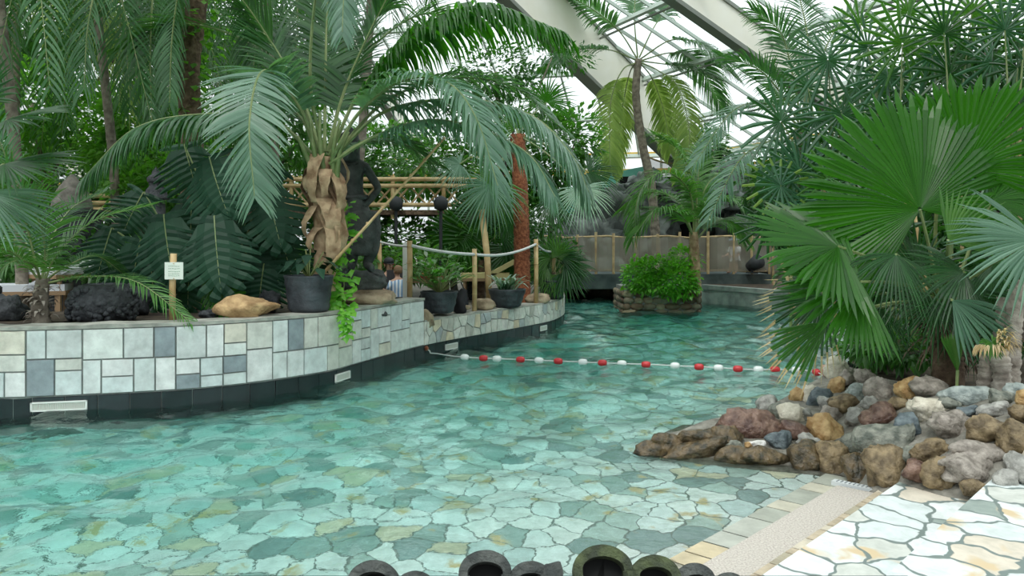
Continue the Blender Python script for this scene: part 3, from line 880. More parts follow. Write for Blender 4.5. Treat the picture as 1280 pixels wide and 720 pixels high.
# ---------- rock wall on the right: mortared field stones
BC = [(796, 562, 0.0), (900, 580, 0.0), (1000, 592, 0.0), (1060, 606, 0.0), (1115, 612, 0.1), (1240, 616, 0.2), (1340, 606, 0.24), (1500, 590, .24)]
Bp = [gnd(x, y, z - 0.0) for x, y, z in BC]
TC = [(803, 549, 6.9), (905, 517, 7.0), (955, 503, 7.3), (1003, 482, 7.8), (1045, 458, 8.1), (1092, 470, 7.2), (1150, 480, 6.5), (1210, 489, 6.0), (1290, 488, 5.7), (1400, 480, 5.5), (1500, 475, 5.4)]
Tp = [at(x, y, Y) for x, y, Y in TC]
Bs, Ts = spline(Bp, 120), spline(Tp, 120)
NR = 26
sheet = []
for i in range(120):
    for j in range(NR):
        v = j / (NR - 1)
        p = Bs[i].lerp(Ts[i], v)
        p = p + Vector((0, 0, 0.07 * math.sin(PI * v) * min(1, i / 30)))
        sheet.append(p)
def sheet_at(px, py):
    best, bp_ = 1e18, None
    for p in sheet:
        dx = 640 + p.x / p.y * F - px; dy = HY - (p.z - H) / p.y * F - py
        d = dx * dx + dy * dy
        if d < best: best, bp_ = d, p
    return bp_
rw = thing('rock_wall', 'mortared wall of mixed brown, cream and grey field stones beside the steps', 'rock wall', Bp[3])
b = MB(); vs = []
for i in range(120):
    vs.append(Bs[i] + Vector((0, 0, -0.9)))
    for j in range(NR):
        p = sheet[i * NR + j]
        vs.append(p + Vector((0.03, 0.05, -0.03)) + Vector((1, 1, 1)) * 0.03 * noise.noise(p * 5))
    q = Ts[i] + Vector((0.5, 0.7, 0)); q.z = min(0.40, Ts[i].z - 0.1); vs.append(q)
    vs.append(Vector((q.x, q.y, -0.9)))
W_ = NR + 3
b.add(vs, [(i * W_ + j, (i + 1) * W_ + j, (i + 1) * W_ + j + 1, i * W_ + j + 1) for i in range(119) for j in range(W_ - 1)], 0, 0.5)
obj('mortar', b, plain('grey mortar', (0.13, 0.125, 0.10), 0.9, col2=(0.27, 0.26, 0.22), scale=12, bump=0.6), rw, smooth=True)
COLS = {'cream': ((0.50, 0.46, 0.36), (0.72, 0.68, 0.56)), 'salmon': ((0.42, 0.26, 0.18), (0.56, 0.38, 0.28)), 'ochre': ((0.32, 0.18, 0.06), (0.60, 0.42, 0.20)),
        'slate': ((0.045, 0.065, 0.075), (0.15, 0.19, 0.20)), 'blue': ((0.17, 0.21, 0.20), (0.40, 0.45, 0.42)), 'pinkgrey': ((0.16, 0.14, 0.115), (0.40, 0.36, 0.31)),
        'red': ((0.075, 0.035, 0.025), (0.24, 0.15, 0.11)), 'brown': ((0.085, 0.06, 0.028), (0.29, 0.22, 0.12)), 'green': ((0.085, 0.10, 0.08), (0.27, 0.28, 0.23)),
        'grey': ((0.20, 0.20, 0.18), (0.42, 0.42, 0.38)), 'white': ((0.60, 0.60, 0.56), (0.80, 0.80, 0.76)), 'wet': ((0.028, 0.026, 0.014), (0.15, 0.105, 0.05))}
RM = {k: plain(k + ' field stone', a_, 0.35 if k in ('wet', 'red') else 0.6, col2=b_, scale=14, bump=1.0, bscale=22) for k, (a_, b_) in COLS.items()}
STN = [(662, 78, 72, 64, 'cream'), (620, 72, 24, 36, 'salmon'), (700, 103, 52, 52, 'pinkgrey'), (752, 105, 56, 50, 'pinkgrey'), (665, 133, 48, 44, 'ochre'),
 (535, 158, 46, 42, 'ochre'), (575, 160, 52, 54, 'cream'), (608, 168, 62, 50, 'slate'), (722, 152, 62, 50, 'blue'), (803, 145, 76, 86, 'pinkgrey'),
 (880, 143, 76, 60, 'ochre'), (950, 135, 92, 66, 'pinkgrey'), (1070, 160, 122, 56, 'blue'), (1172, 168, 84, 46, 'green'), (1226, 135, 66, 44, 'blue'),
 (1236, 212, 50, 44, 'brown'), (685, 190, 80, 60, 'brown'), (630, 195, 46, 56, 'grey'), (475, 205, 44, 42, 'green'), (520, 220, 88, 52, 'cream'),
 (402, 253, 165, 88, 'red'), (535, 268, 82, 52, 'red'), (480, 303, 76, 46, 'slate'), (418, 315, 46, 20, 'white'), (380, 312, 22, 18, 'ochre'),
 (628, 267, 96, 74, 'ochre'), (718, 235, 58, 52, 'grey'), (800, 218, 106, 66, 'red'), (937, 203, 108, 62, 'cream'), (885, 262, 74, 62, 'slate'),
 (817, 298, 146, 96, 'green'), (708, 303, 82, 54, 'green'), (1015, 250, 118, 72, 'pinkgrey'), (1140, 262, 126, 70, 'brown'), (1215, 292, 100, 92, 'brown'),
 (950, 333, 100, 58, 'brown'), (1100, 335, 172, 58, 'pinkgrey'), (575, 302, 60, 44, 'grey'), (562, 352, 92, 92, 'wet'), (645, 365, 92, 112, 'brown'),
 (717, 386, 66, 88, 'wet'), (803, 388, 106, 112, 'brown'), (908, 398, 90, 62, 'red'), (1065, 388, 170, 84, 'pinkgrey'), (1090, 440, 84, 40, 'brown'),
 (445, 352, 124, 48, 'wet'), (350, 345, 110, 46, 'wet'), (215, 326, 190, 52, 'wet'), (105, 330, 120, 50, 'wet'), (1225, 380, 66, 70, 'grey'),
 (985, 405, 86, 74, 'brown'), (255, 298, 170, 56, 'wet'), (160, 312, 130, 44, 'wet'), (330, 290, 90, 60, 'wet'), (440, 190, 60, 50, 'grey'), (640, 225, 60, 40, 'pinkgrey'), (300, 305, 110, 30, 'wet'), (340, 312, 60, 24, 'green'), (560, 215, 40, 30, 'grey'), (855, 185, 50, 36, 'brown'),
 (1010, 190, 60, 30, 'green'), (1150, 205, 90, 34, 'grey'), (1060, 205, 60, 28, 'slate'), (760, 180, 50, 30, 'grey'), (880, 330, 50, 40, 'green'),
 (770, 345, 60, 30, 'brown'), (1180, 430, 60, 50, 'grey')]
for i, (x, y, w, h, cn) in enumerate(STN):
    px, py = 780 + x / 2.482, 430 + y / 2.482
    p = sheet_at(px, py); k = p.y / F / 2.482
    b = MB(); wd, hd = w * k * 1.20, h * k * 1.32
    dpt = max(0.09, min(wd, hd) * 0.9)
    tilt = Matrix.Rotation(rng.uniform(-.15, .15), 3, 'Y') @ Matrix.Rotation(R(-38), 3, 'X') @ Matrix.Rotation(rng.uniform(-.2, .2), 3, 'Z')
    b.rock(p + Vector((0, 0.01, -0.005)), (wd, dpt, hd), i * 1.37, 0.30, sub=12, freq=1.1, rot=tilt)
    obj('stone', b, RM[cn], rw, smooth=True)
# more stones of the same wall just outside the right edge
for i in range(40):
    px, py = 1296 + (i % 8) * 26 + rng.uniform(-6, 6), 494 + (i // 8) * 26 + rng.uniform(-5, 5)
    s_ = rng.uniform(.15, .24); b = MB(); b.rock(sheet_at(px, py), (s_, .14, s_ * .85), px, 0.22, sub=9, rz=rng.uniform(-.4, .4))
    obj('stone', b, RM[rng.choice(['brown', 'grey', 'pinkgrey', 'ochre', 'green', 'cream'])], rw, smooth=True)
# ================================================================== PLANT BUILDERS
G = Vector((0, 0, -1))
def leaflet(mb, p, d, ln, w, droop, up, seg=4, mi=0, rnd=None, wv=None, fold=False):
    d = d.normalized(); vs = []
    if wv is None: wv = d.cross(up)
    if wv.length < 1e-3: wv = d.orthogonal()
    prof = (0.45, 1.0, 0.85, 0.5, 0.06) if seg == 4 else (0.5, 1.0, 0.6, 0.05)
    for i in range(seg + 1):
        wv = (wv - d * wv.dot(d))
        wv = wv.normalized() if wv.length > 1e-4 else d.orthogonal().normalized()
        h = wv * (w * prof[i] / 2)
        vs += [p - h, p + h]
        if i < seg:
            p = p + d * (ln / seg)
            d = (d + G * droop * (0.5 + i * 0.35) * (0.9 / seg) * 2).normalized()
    mb.add(vs, [(2 * i, 2 * i + 1, 2 * i + 3, 2 * i + 2) for i in range(seg)], mi, rnd)
    return p

def frond(mb, ctrl, L=0.6, w=0.03, n=50, t0=0.22, droop=0.5, rr=0.014, lift=0.15, side=None, seg=4, fwd=(20, 62), tone=(0.0, 1.0), mi_stem=1, oneside=0):
    """a pinnate palm leaf: rib along the control points, leaflets down both sides"""
    P = spline(ctrl, 48)
    mb.tube(P, [rr * (1.5 - 1.25 * i / 47) for i in range(48)], 5, mi_stem, 0.5)
    for i in range(n):
        u = i / (n - 1); t = t0 + (1 - t0) * u
        x = t * 47; k = min(46, int(x)); p = P[k].lerp(P[k + 1], x - k)
        T = (P[min(47, k + 2)] - P[max(0, k - 1)]).normalized()
        S = T.cross(Vector((0, 0, 1)))
        if side is not None:
            sd_ = Vector(side); sd_ = sd_ - T * sd_.dot(T); S = sd_ if S.length < 0.35 else S.normalized() * 0.6 + sd_ * 0.4 * (1 if S.dot(sd_) > 0 else -1)
        if S.length < 1e-3: S = Vector((1, 0, 0))
        S.normalize(); U = S.cross(T)
        if U.z < 0 and abs(T.z) < 0.9: U = -U
        a = R(fwd[0] + (fwd[1] - fwd[0]) * u + rng.uniform(-5, 5))
        ln = L * (0.42 + 0.58 * math.sin(PI * min(1, u * 0.82 + 0.12))) * rng.uniform(0.88, 1.06)
        for sg in (-1, 1):
            d = S * sg * math.cos(a) + T * math.sin(a) + U * (lift + rng.uniform(-.12, .12))
            leaflet(mb, p, d, ln, w, droop * rng.uniform(0.7, 1.3), U, seg, 0, rng.uniform(*tone), wv=T)

def fan(mb, hub, A, N, Rr, nseg=34, span=250, split=0.5, droop=0.25, curv=0.0, fill=1.0, pleat=0.35, petiole=None, pr=0.012, tone=(0, 1), tips=False, tipw=0.0, var=0.08, wide=1.0):
    """a palmate leaf: pleated blade of nseg rays joined to `split` of their length"""
    A = Vector(A).normalized(); N = Vector(N); N = (N - A * N.dot(A)).normalized(); B = N.cross(A)
    dth = R(span) / nseg
    stops = [0.02, split * 0.5, split, split + (1 - split) * 0.5, 1.0]
    for i in range(nseg):
        th = (i + 0.5) * dth - R(span) / 2
        rl = Rr * (1 - 0.22 * (abs(th) / PI) ** 1.5) * rng.uniform(1 - var, 1 + var)
        c = A * math.cos(th) + B * math.sin(th)
        rn = rng.uniform(*tone)
        dr = droop * rng.uniform(0.6, 1.4)
        rowv = []
        for q, t in enumerate(stops):
            hw = t * rl * math.tan(dth / 2) * fill if t <= split else split * rl * math.tan(dth / 2) * fill * (1 - (t - split) / (1 - split) * (1 - tipw)) ** 0.7 * (wide if t < 0.99 else 1)
            if t <= split: hw = t * rl * math.tan(dth / 2) * (1.05 if t < split * .75 else fill)
            e = B * math.cos(th) - A * math.sin(th)
            m = c * (t * rl) - N * curv * rl * t * t + G * dr * rl * t ** 2.4
            pz = N * (pleat * min(hw, t * rl * math.tan(dth / 2)))
            rowv += [hub + m - e * hw - pz, hub + m + pz, hub + m + e * hw - pz]
        k = len(stops)
        fs = []
        for j in range(k - 1):
            a = 3 * j; b = a + 3
            fs += [(a, a + 1, b + 1, b), (a + 1, a + 2, b + 2, b + 1)]
        if tips:
            mb.add(rowv[:12], fs[:6], 0, rn)
            mb.add(rowv[9:], [(0, 1, 4, 3), (1, 2, 5, 4)], 2, rng.random())
        else: mb.add(rowv, fs, 0, rn)
    if petiole is not None:
        pp = spline([petiole, (Vector(petiole) + hub) / 2 + Vector((0, 0, 0.06 * (hub - Vector(petiole)).length)), hub], 10)
        mb.tube(pp, [pr * (1.4 - 0.06 * i) for i in range(10)], 5, 1, 0.5)

def split_leaf(mb, base, tip, N, W, lobes=9, gap=0.45, mi=0, droop=0.2, petiole=None):
    """monstera-like heart shaped blade with slit margins"""
    base = Vector(base); tip = Vector(tip); A = tip - base; L_ = A.length; A.normalize()
    N = Vector(N); N = (N - A * N.dot(A)).normalized(); B = N.cross(A)
    def width(v): return W * (math.sin(PI * min(1, (v + 0.16) / 1.16)) ** 0.75)
    def P(v, u, sg):
        w = width(max(0, v)); vv = v + 0.16 * u - (0.26 * u if v < 0.12 else 0)
        return base + A * (L_ * vv) + B * sg * w * u - N * (0.10 * W * u * u) - N * (0.16 * L_ * vv * vv) + G * droop * w * u * u + N * 0.03 * W * math.sin(u * 9)
    for sg in (-1, 1):
        for i in range(lobes):
            v0, v1 = i / lobes, (i + 1) / lobes; vm = (v0 + v1) / 2
            vs = []
            for u in (0, 0.3, 0.55, 0.8, 1.0):
                k = 1 if u <= 0.3 else (1 - gap * (u - 0.3) / 0.7 * 1.1)
                if u == 1.0: k *= 0.55
                vs += [P(vm - (vm - v0) * k, u, sg), P(vm, u * 1.02, sg) + N * 0.012, P(vm + (v1 - vm) * k, u, sg)]
            fs = []
            for j in range(4):
                a = 3 * j; b = a + 3; fs += [(a, a + 1, b + 1, b), (a + 1, a + 2, b + 2, b + 1)]
            mb.add(vs, fs, mi, rng.random())
    mid = [P(v / 8, 0, 1) + N * 0.006 for v in range(9)]
    mb.tube(mid, [0.011 - 0.001 * i for i in range(9)], 4, 1, 0.5)
    if petiole is not None:
        mb.tube(spline([petiole, (Vector(petiole) + base) / 2 + Vector((0, 0, 0.1)), base], 8), 0.012, 5, 1, 0.5)

def simple_leaf(mb, p, d, ln, w, up, mi=0, rnd=None, bend=0.25):
    d = d.normalized(); s = d.cross(up)
    s = s.normalized() if s.length > 1e-3 else d.orthogonal().normalized()
    n = s.cross(d); q1 = p + d * ln * 0.45 + n * 0.02 * ln; q2 = p + d * ln + G * bend * ln
    mb.add([p, q1 - s * w / 2 - n * .08 * w, q1, q1 + s * w / 2 - n * .08 * w, q2], [(0, 1, 2), (0, 2, 3), (1, 4, 2), (2, 4, 3)], mi, rnd)

def foliage(mb, blobs, n, ln, w, mi=0, shell=0.55, tone=(0, 1), bend=0.25):
    """n leaves spread through ellipsoids [(centre, (rx, ry, rz))]"""
    vol = [b[1][0] * b[1][1] * b[1][2] for b in blobs]; tot = sum(vol)
    for (c, r), v in zip(blobs, vol):
        c = Vector(c); t0 = rng.uniform(-0.2, 0.2)
        for i in range(max(4, int(n * v / tot))):
            o = Vector((rng.gauss(0, 1), rng.gauss(0, 1), rng.gauss(0, 1))).normalized()
            k = rng.uniform(shell, 1.0) * (1 + 0.25 * noise.noise(o * 2.1 + c))
            p = c + Vector((o.x * r[0], o.y * r[1], o.z * r[2])) * k
            d = (o + Vector((rng.uniform(-.8, .8), rng.uniform(-.8, .8), rng.uniform(-.5, .5)))).normalized()
            s_ = rng.uniform(0.7, 1.3)
            simple_leaf(mb, p, d, ln * s_, w * s_, Vector((rng.uniform(-.5, .5), rng.uniform(-.5, .5), 1)), mi, min(1, max(0, rng.uniform(*tone) + t0)), bend)

def trunk_mesh(mb, ctrl, r0, r1, rings=0, seg=12, mi=0, knob=0.05):
    n = 40; P = spline(ctrl, n); rad = []
    for i in range(n):
        r = r0 + (r1 - r0) * i / (n - 1)
        r *= 1 + knob * noise.noise(Vector((i * 0.9, r0 * 50, 0))) + (0.07 if rings and i % 2 else 0)
        rad.append(r)
    mb.tube(P, rad, seg, mi, 0.5)

def coconut(name, label, cat, crown, trunk, r0, r1, fronds, mleaf, mbark, group=None, loc=None, **kw):
    """palm: trunk part + one part per frond; fronds = list of (ctrl points, dict)"""
    t = thing(name, label, cat, loc or Vector(trunk[0]), group)
    b = MB(); trunk_mesh(b, trunk, r0, r1, rings=1); obj('trunk', b, mbark, t, smooth=True)
    for ctrl, opt in fronds:
        b = MB(); o = dict(kw); o.update(opt); ml = o.pop('mat', mleaf)
        frond(b, ctrl, **o); obj('frond', b, [ml, MT['petiole']], t)
    return t

def auto_fronds(crown, count, length, rise=0.5, sag=0.9, seed=0, az=None, **kw):
    r_ = random.Random(seed); out = []; crown = Vector(crown)
    for i in range(count):
        a = (2 * PI * i / count + r_.uniform(-.3, .3)) if az is None else az[i % len(az)] + r_.uniform(-.2, .2)
        el = r_.uniform(-0.25, 1.0) * rise; l_ = length * r_.uniform(0.8, 1.1)
        h = Vector((math.cos(a), math.sin(a), 0))
        c = [crown, crown + h * l_ * 0.3 + Vector((0, 0, l_ * (0.22 + 0.3 * el))), crown + h * l_ * 0.68 + Vector((0, 0, l_ * (0.18 + 0.4 * el) - sag * l_ * 0.12)),
             crown + h * l_ * 0.95 + Vector((0, 0, l_ * 0.35 * el - sag * l_ * 0.42))]
        out.append((c, dict(kw)))
    return out

def tree(name, label, base, blobs, n, ln, w, m, cat='tree', group=None, trunk=True, tone=(0, 1), bark='bark', bend=0.25, shell=0.45, r=0.07):
    base = Vector(base)
    t = thing(name, label, cat, base, group)
    b = MB(); foliage(b, blobs, n, ln, w, tone=tone, bend=bend, shell=shell); obj('foliage', b, m, t)
    if trunk:
        b = MB(); top = Vector(blobs[0][0]); trunk_mesh(b, [base, base.lerp(top, 0.5) + Vector((rng.uniform(-.15, .15), 0, 0)), top], r, r * 0.5, seg=7)
        for c, rad in blobs[1:]:
            b.tube([base.lerp(top, 0.55), Vector(c)], [r * 0.5, r * 0.2], 5)
        obj('trunk', b, MT[bark], t, smooth=True)
    return t
# ================================================================== THE BIG PALMS
def pp(*l): return [at(*q) for q in l]
# ---------- central coconut palm
YC = 10.2
F_ = []
def cf(pts, **k): F_.append((pp(*pts), k))
B_ = dict(mat=MT['coco_blue'])
cf([(403, 205, 10.2), (372, 130, 10.0), (330, 88, 9.6), (312, 150, 9.1), (318, 245, 8.9)], L=0.69, n=93, side=(1, 0, 0), droop=.35, fwd=(10, 55), **B_)
cf([(398, 200, 10.2), (340, 150, 10.2), (255, 143, 10.1), (170, 160, 9.9), (104, 222, 9.7)], L=.66, n=120, droop=1.5, w=.042, lift=-.25, fwd=(5, 50))
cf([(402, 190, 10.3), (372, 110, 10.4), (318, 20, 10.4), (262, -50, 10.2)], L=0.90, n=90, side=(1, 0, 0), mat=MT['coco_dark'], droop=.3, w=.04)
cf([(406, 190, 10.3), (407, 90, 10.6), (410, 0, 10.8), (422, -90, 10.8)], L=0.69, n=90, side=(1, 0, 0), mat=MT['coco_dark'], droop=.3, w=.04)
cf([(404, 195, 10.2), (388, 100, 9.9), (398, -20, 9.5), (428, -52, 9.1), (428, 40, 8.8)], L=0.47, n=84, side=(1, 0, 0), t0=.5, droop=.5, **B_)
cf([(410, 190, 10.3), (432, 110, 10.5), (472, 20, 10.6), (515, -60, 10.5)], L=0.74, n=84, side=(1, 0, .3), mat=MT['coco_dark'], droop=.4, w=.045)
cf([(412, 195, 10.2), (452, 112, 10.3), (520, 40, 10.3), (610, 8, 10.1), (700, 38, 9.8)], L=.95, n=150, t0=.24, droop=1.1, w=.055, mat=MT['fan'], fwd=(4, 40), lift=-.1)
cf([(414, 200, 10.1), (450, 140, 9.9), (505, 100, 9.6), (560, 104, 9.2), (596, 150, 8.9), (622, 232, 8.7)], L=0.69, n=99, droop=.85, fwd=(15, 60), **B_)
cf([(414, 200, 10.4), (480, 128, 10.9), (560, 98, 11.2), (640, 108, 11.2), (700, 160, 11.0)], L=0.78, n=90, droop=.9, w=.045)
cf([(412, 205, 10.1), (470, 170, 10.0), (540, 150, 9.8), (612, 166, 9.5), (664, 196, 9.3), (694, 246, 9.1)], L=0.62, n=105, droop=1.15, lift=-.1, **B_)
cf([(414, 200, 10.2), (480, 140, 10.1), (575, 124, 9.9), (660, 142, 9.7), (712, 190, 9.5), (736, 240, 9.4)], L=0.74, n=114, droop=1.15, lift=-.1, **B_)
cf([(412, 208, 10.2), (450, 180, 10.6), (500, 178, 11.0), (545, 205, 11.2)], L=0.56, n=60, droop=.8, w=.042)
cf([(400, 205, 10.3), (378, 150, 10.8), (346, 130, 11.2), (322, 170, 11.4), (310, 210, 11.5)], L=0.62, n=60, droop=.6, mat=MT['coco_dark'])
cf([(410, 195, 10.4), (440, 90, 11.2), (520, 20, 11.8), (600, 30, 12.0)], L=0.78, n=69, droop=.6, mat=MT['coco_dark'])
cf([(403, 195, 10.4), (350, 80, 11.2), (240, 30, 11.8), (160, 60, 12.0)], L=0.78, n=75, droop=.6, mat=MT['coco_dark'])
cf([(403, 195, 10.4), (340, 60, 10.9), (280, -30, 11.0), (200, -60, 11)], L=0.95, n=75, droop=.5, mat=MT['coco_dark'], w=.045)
base = at(406, 394, YC); base.z = 0.78
cp = coconut('coconut_palm', 'large coconut palm with ragged brown sheaths and sweeping fronds in front of the statue', 'palm',
    None, [base, at(406, 320, YC), at(404, 250, YC), at(405, 196, YC)], 0.15, 0.10, F_, MT['coco'], MT['sheath'], rr=.018, w=.042)
# ragged brown sheath flaps hanging down the trunk
for k in range(26):
    a = rng.uniform(0, 2 * PI); y0 = rng.uniform(198, 300); c = at(404 + rng.uniform(-3, 5), y0, YC)
    h = Vector((math.cos(a), math.sin(a) - 0.4, 0)); h.normalize()
    b = MB(); S = Vector((-h.y, h.x, 0)); ln = rng.uniform(.28, .62); w = rng.uniform(.07, .16); vs = []
    for i in range(7):
        t = i / 6
        p = c + h * (0.12 + 0.13 * math.sin(t * 2.6) + .03 * rng.random()) + Vector((0, 0, 0.10 - ln * t))
        ww = w * (1 - 0.55 * t) * rng.uniform(.8, 1.2)
        vs += [p - S * ww, p + h * .03 * rng.uniform(-1, 1.5), p + S * ww]
    b.add(vs, [f for i in range(6) for f in ((3 * i, 3 * i + 1, 3 * i + 4, 3 * i + 3), (3 * i + 1, 3 * i + 2, 3 * i + 5, 3 * i + 4))])
    obj('dead_sheath', b, MT['sheath'], cp, smooth=True)
for k, (x0, y0, x1, y1) in enumerate([(392, 215, 372, 170), (396, 220, 388, 150), (414, 215, 436, 165), (410, 210, 425, 150), (400, 210, 400, 140)]):
    b = MB(); b.tube(spline(pp((x0 + 6, y0 + 15, YC - .06), ((x0 + x1) / 2, (y0 + y1) / 2, YC - .12), (x1, y1, YC - .1)), 8), [.04 - .003 * i for i in range(8)], 7)
    obj('leaf_base', b, MT['petiole'], cp, smooth=True)

# ---------- tall palm with creeper at the top left
Y2 = 12.4
F_ = []
cr = at(256, -150, Y2)
for pts, k in [([(256, -150, 12.4), (225, -130, 12.2), (196, -40, 12), (188, 60, 11.8), (190, 150, 11.7)], dict(L=.8, droop=.9, w=.04)),
               ([(256, -150, 12.4), (200, -170, 12.0), (140, -80, 11.6), (112, 20, 11.3), (105, 110, 11.2)], dict(L=.8, droop=.9)),
               ([(256, -150, 12.4), (190, -200, 12.6), (80, -130, 12.8), (30, -20, 13), (10, 90, 13)], dict(L=.8, droop=.9)),
               ([(256, -150, 12.4), (320, -170, 12.2), (360, -80, 12), (372, 20, 11.9), (366, 90, 11.9)], dict(L=.75, droop=.9)),
               ([(256, -150, 12.4), (290, -150, 11.8), (316, -60, 11.2), (322, 30, 11), (316, 90, 10.9)], dict(L=.75, droop=.8)),
               ([(256, -150, 12.4), (240, -150, 13.2), (160, -60, 13.9), (150, 40, 14), (150, 130, 14)], dict(L=.8, droop=.9)),
               ([(256, -150, 12.4), (280, -160, 13.4), (300, -60, 14.2), (310, 40, 14.5), (306, 120, 14.6)], dict(L=.8, droop=.9))]:
    F_.append((pp(*pts), dict(k, n=56, t0=.3, mat=MT['coco_dark'] if rng.random() < .5 else MT['coco'])))
F_.append((pp((256, -150, 12.4), (250, -140, 12), (232, -60, 11.6), (216, 40, 11.4), (212, 128, 11.3)), dict(L=.6, n=50, t0=.4, droop=1.0, mat=MT['coco'])))
b0 = at(240, 300, Y2); b0.z = 0.5
pt = coconut('tall_palm', 'tall thick brown trunked palm wrapped in a leafy creeper at the top left', 'palm', None,
    [b0, at(240, 200, Y2), at(236, 90, Y2), at(246, 0, Y2), cr], 0.17, 0.15, F_, MT['coco'], MT['bark_brown'], rr=.02)
b = MB()
for i in range(230):
    y0 = rng.uniform(-30, 250); a = rng.uniform(0, 2 * PI); c = at(243 + 8 * math.sin(y0 * .05) + 10, y0, Y2 - .05) + Vector((math.cos(a), math.sin(a), 0)) * rng.uniform(.12, .3)
    simple_leaf(b, c, Vector((math.cos(a), math.sin(a), rng.uniform(-.6, .5))), .17, .11, Vector((0, 0, 1)))
obj('creeper', b, MT['bush'], pt)

# ---------- slender palms of the left background
def slender(px0, px1, ytop, Y, label, seed, nf=9, len_=2.6, mat='coco_dark', r=.075, yb=None, sag=1.3, L=.6, rise=.4, name='slender_palm', n=44, bark='bark', w=.038, zb=.45):
    top = at(px1, ytop, Y); bot = at(px0, 300, Y); bot.z = zb
    fr_ = auto_fronds(top, nf, len_, rise=rise, sag=sag, seed=seed, L=L, n=n, t0=.2, droop=.8, w=w)
    return coconut(name, label, 'palm', None, [bot, bot.lerp(top, .5) + Vector((.08, 0, 0)), top], r * 1.15, r, fr_, MT[mat], MT[bark], rr=.014)
slender(150, 122, 20, 14.5, 'leaning grey palm with drooping dark fronds left of the tall brown palm', 3, nf=12, len_=3.0, sag=2.0, L=.8)
slender(30, -5, -30, 12.0, 'thin palm at the upper left corner with hanging yellow green fronds', 5, nf=12, len_=2.9, mat='coco', sag=2.1, L=.75)
slender(176, 170, -10, 17.5, 'far thin palm seen between the leaning palm and the tall brown palm', 8, nf=11, len_=3.2, sag=1.9, L=.8, mat='coco_dark')
slender(6, 20, 10, 16, 'far thin palm behind the upper left corner fronds', 18, nf=10, len_=3.0, sag=1.8, L=.8, mat='coco_yellow')
slender(345, 330, -60, 15.5, 'background palm crowning above the central coconut palm', 21, nf=12, len_=3.6, sag=1.5, L=.9, mat='coco_dark')
slender(430, 470, -120, 15, 'background palm behind the top of the coconut palm', 28, nf=10, len_=2.6, sag=1.2, L=.8, mat='coco_dark')

# ---------- young palm with a shaggy base on the left of the bed
YY = 9.0
F_ = []
Yg_ = [([(52, 352, 9), (56, 310, 9), (44, 265, 8.8), (8, 205, 8.5)], .55, 'young'), ([(55, 352, 9), (72, 318, 9.0), (118, 276, 9.1), (190, 256, 9.2)], .45, 'young'),
       ([(58, 354, 9), (105, 346, 8.9), (170, 352, 8.7), (238, 402, 8.5)], .34, 'young'), ([(50, 352, 9), (20, 318, 8.8), (-25, 310, 8.5), (-60, 350, 8.3)], .4, 'young'),
       ([(52, 352, 9), (30, 300, 9.4), (-10, 262, 9.8), (-60, 250, 10)], .45, 'young'), ([(54, 350, 9), (64, 300, 9.6), (90, 260, 10), (130, 240, 10.3)], .4, 'coco_dark'),
       ([(52, 352, 9), (40, 330, 8.6), (10, 330, 8.2), (-20, 372, 8.1)], .3, 'young'), ([(55, 352, 9), (80, 335, 9.5), (120, 320, 9.9), (158, 345, 10.2)], .35, 'coco_dark'),
       ([(50, 350, 9), (30, 270, 8.9), (5, 190, 8.7), (-20, 130, 8.5)], .4, 'coco_blue')]
for pts, L_, mt in Yg_: F_.append((pp(*pts), dict(L=L_, n=46, t0=.14, droop=.55, w=.020, mat=MT[mt], side=(1, 0, 0))))
b0 = at(52, 402, YY); b0.z = .81
yp = coconut('young_palm', 'small young palm with shaggy grey brown base on the left of the bed', 'palm', None,
             [b0, at(50, 380, YY), at(54, 348, YY)], .10, .07, F_, MT['young'], MT['bark'], rr=.010)
b = MB()
for k in range(60):
    a = rng.uniform(0, 2 * PI); z = rng.uniform(.84, 1.22); c = Vector((b0.x, b0.y, z)); h = Vector((math.cos(a), math.sin(a), 0))
    leaflet(b, c + h * .07, h + Vector((0, 0, .6)), rng.uniform(.08, .2), .05, 1.6, Vector((0, 0, 1)), 4)
obj('fibre', b, MT['stump'], yp)

# ---------- ringed palm in front of the glass
YR = 25.4
F_ = []
for pts, k in [([(797, 76, 25.4), (760, 62, 25.0), (715, 64, 24.5), (680, 90, 24.0)], {}), ([(797, 74, 25.4), (770, 35, 25.4), (720, 0, 25.1), (670, -10, 24.8)], dict(L=1.15)),
               ([(797, 72, 25.4), (793, 20, 25.5), (797, -30, 25.7), (805, -90, 25.7)], {}), ([(799, 72, 25.4), (820, 30, 25.5), (850, -8, 25.7), (890, -30, 25.7)], dict(L=1.3, w=.07)),
               ([(800, 76, 25.4), (840, 66, 25.8), (870, 76, 26.2), (905, 140, 26.4)], dict(L=1.15)), ([(800, 78, 25.4), (822, 88, 24.8), (848, 110, 24.2), (862, 170, 23.8), (850, 220, 23.7)], dict(L=.85, mat=MT['coco_yellow'])),
               ([(796, 78, 25.4), (778, 88, 25.0), (764, 125, 24.8), (762, 185, 24.6), (764, 215, 24.5)], dict(L=.85, mat=MT['coco_yellow'])),
               ([(799, 78, 25.4), (815, 98, 25.8), (830, 140, 26.0), (838, 190, 26.0)], dict(L=.85, mat=MT['coco_yellow'])), ([(800, 74, 25.4), (840, 50, 24.8), (880, 58, 24.2), (918, 96, 24.0)], dict(L=1.0)),
               ([(796, 76, 25.4), (786, 95, 26.0), (776, 150, 26.6), (772, 210, 26.8)], dict(L=.8, mat=MT['coco_yellow'])), ([(799, 76, 25.4), (830, 80, 25.0), (862, 84, 24.8), (900, 100, 24.6)], dict(L=1.0))]:
    F_.append((pp(*pts), dict(dict(L=1.0, n=80, t0=.35, droop=.8, w=.055, side=(1, 0, 0)), **k)))
b0 = at(816, 340, 27.3); b0.z = .5
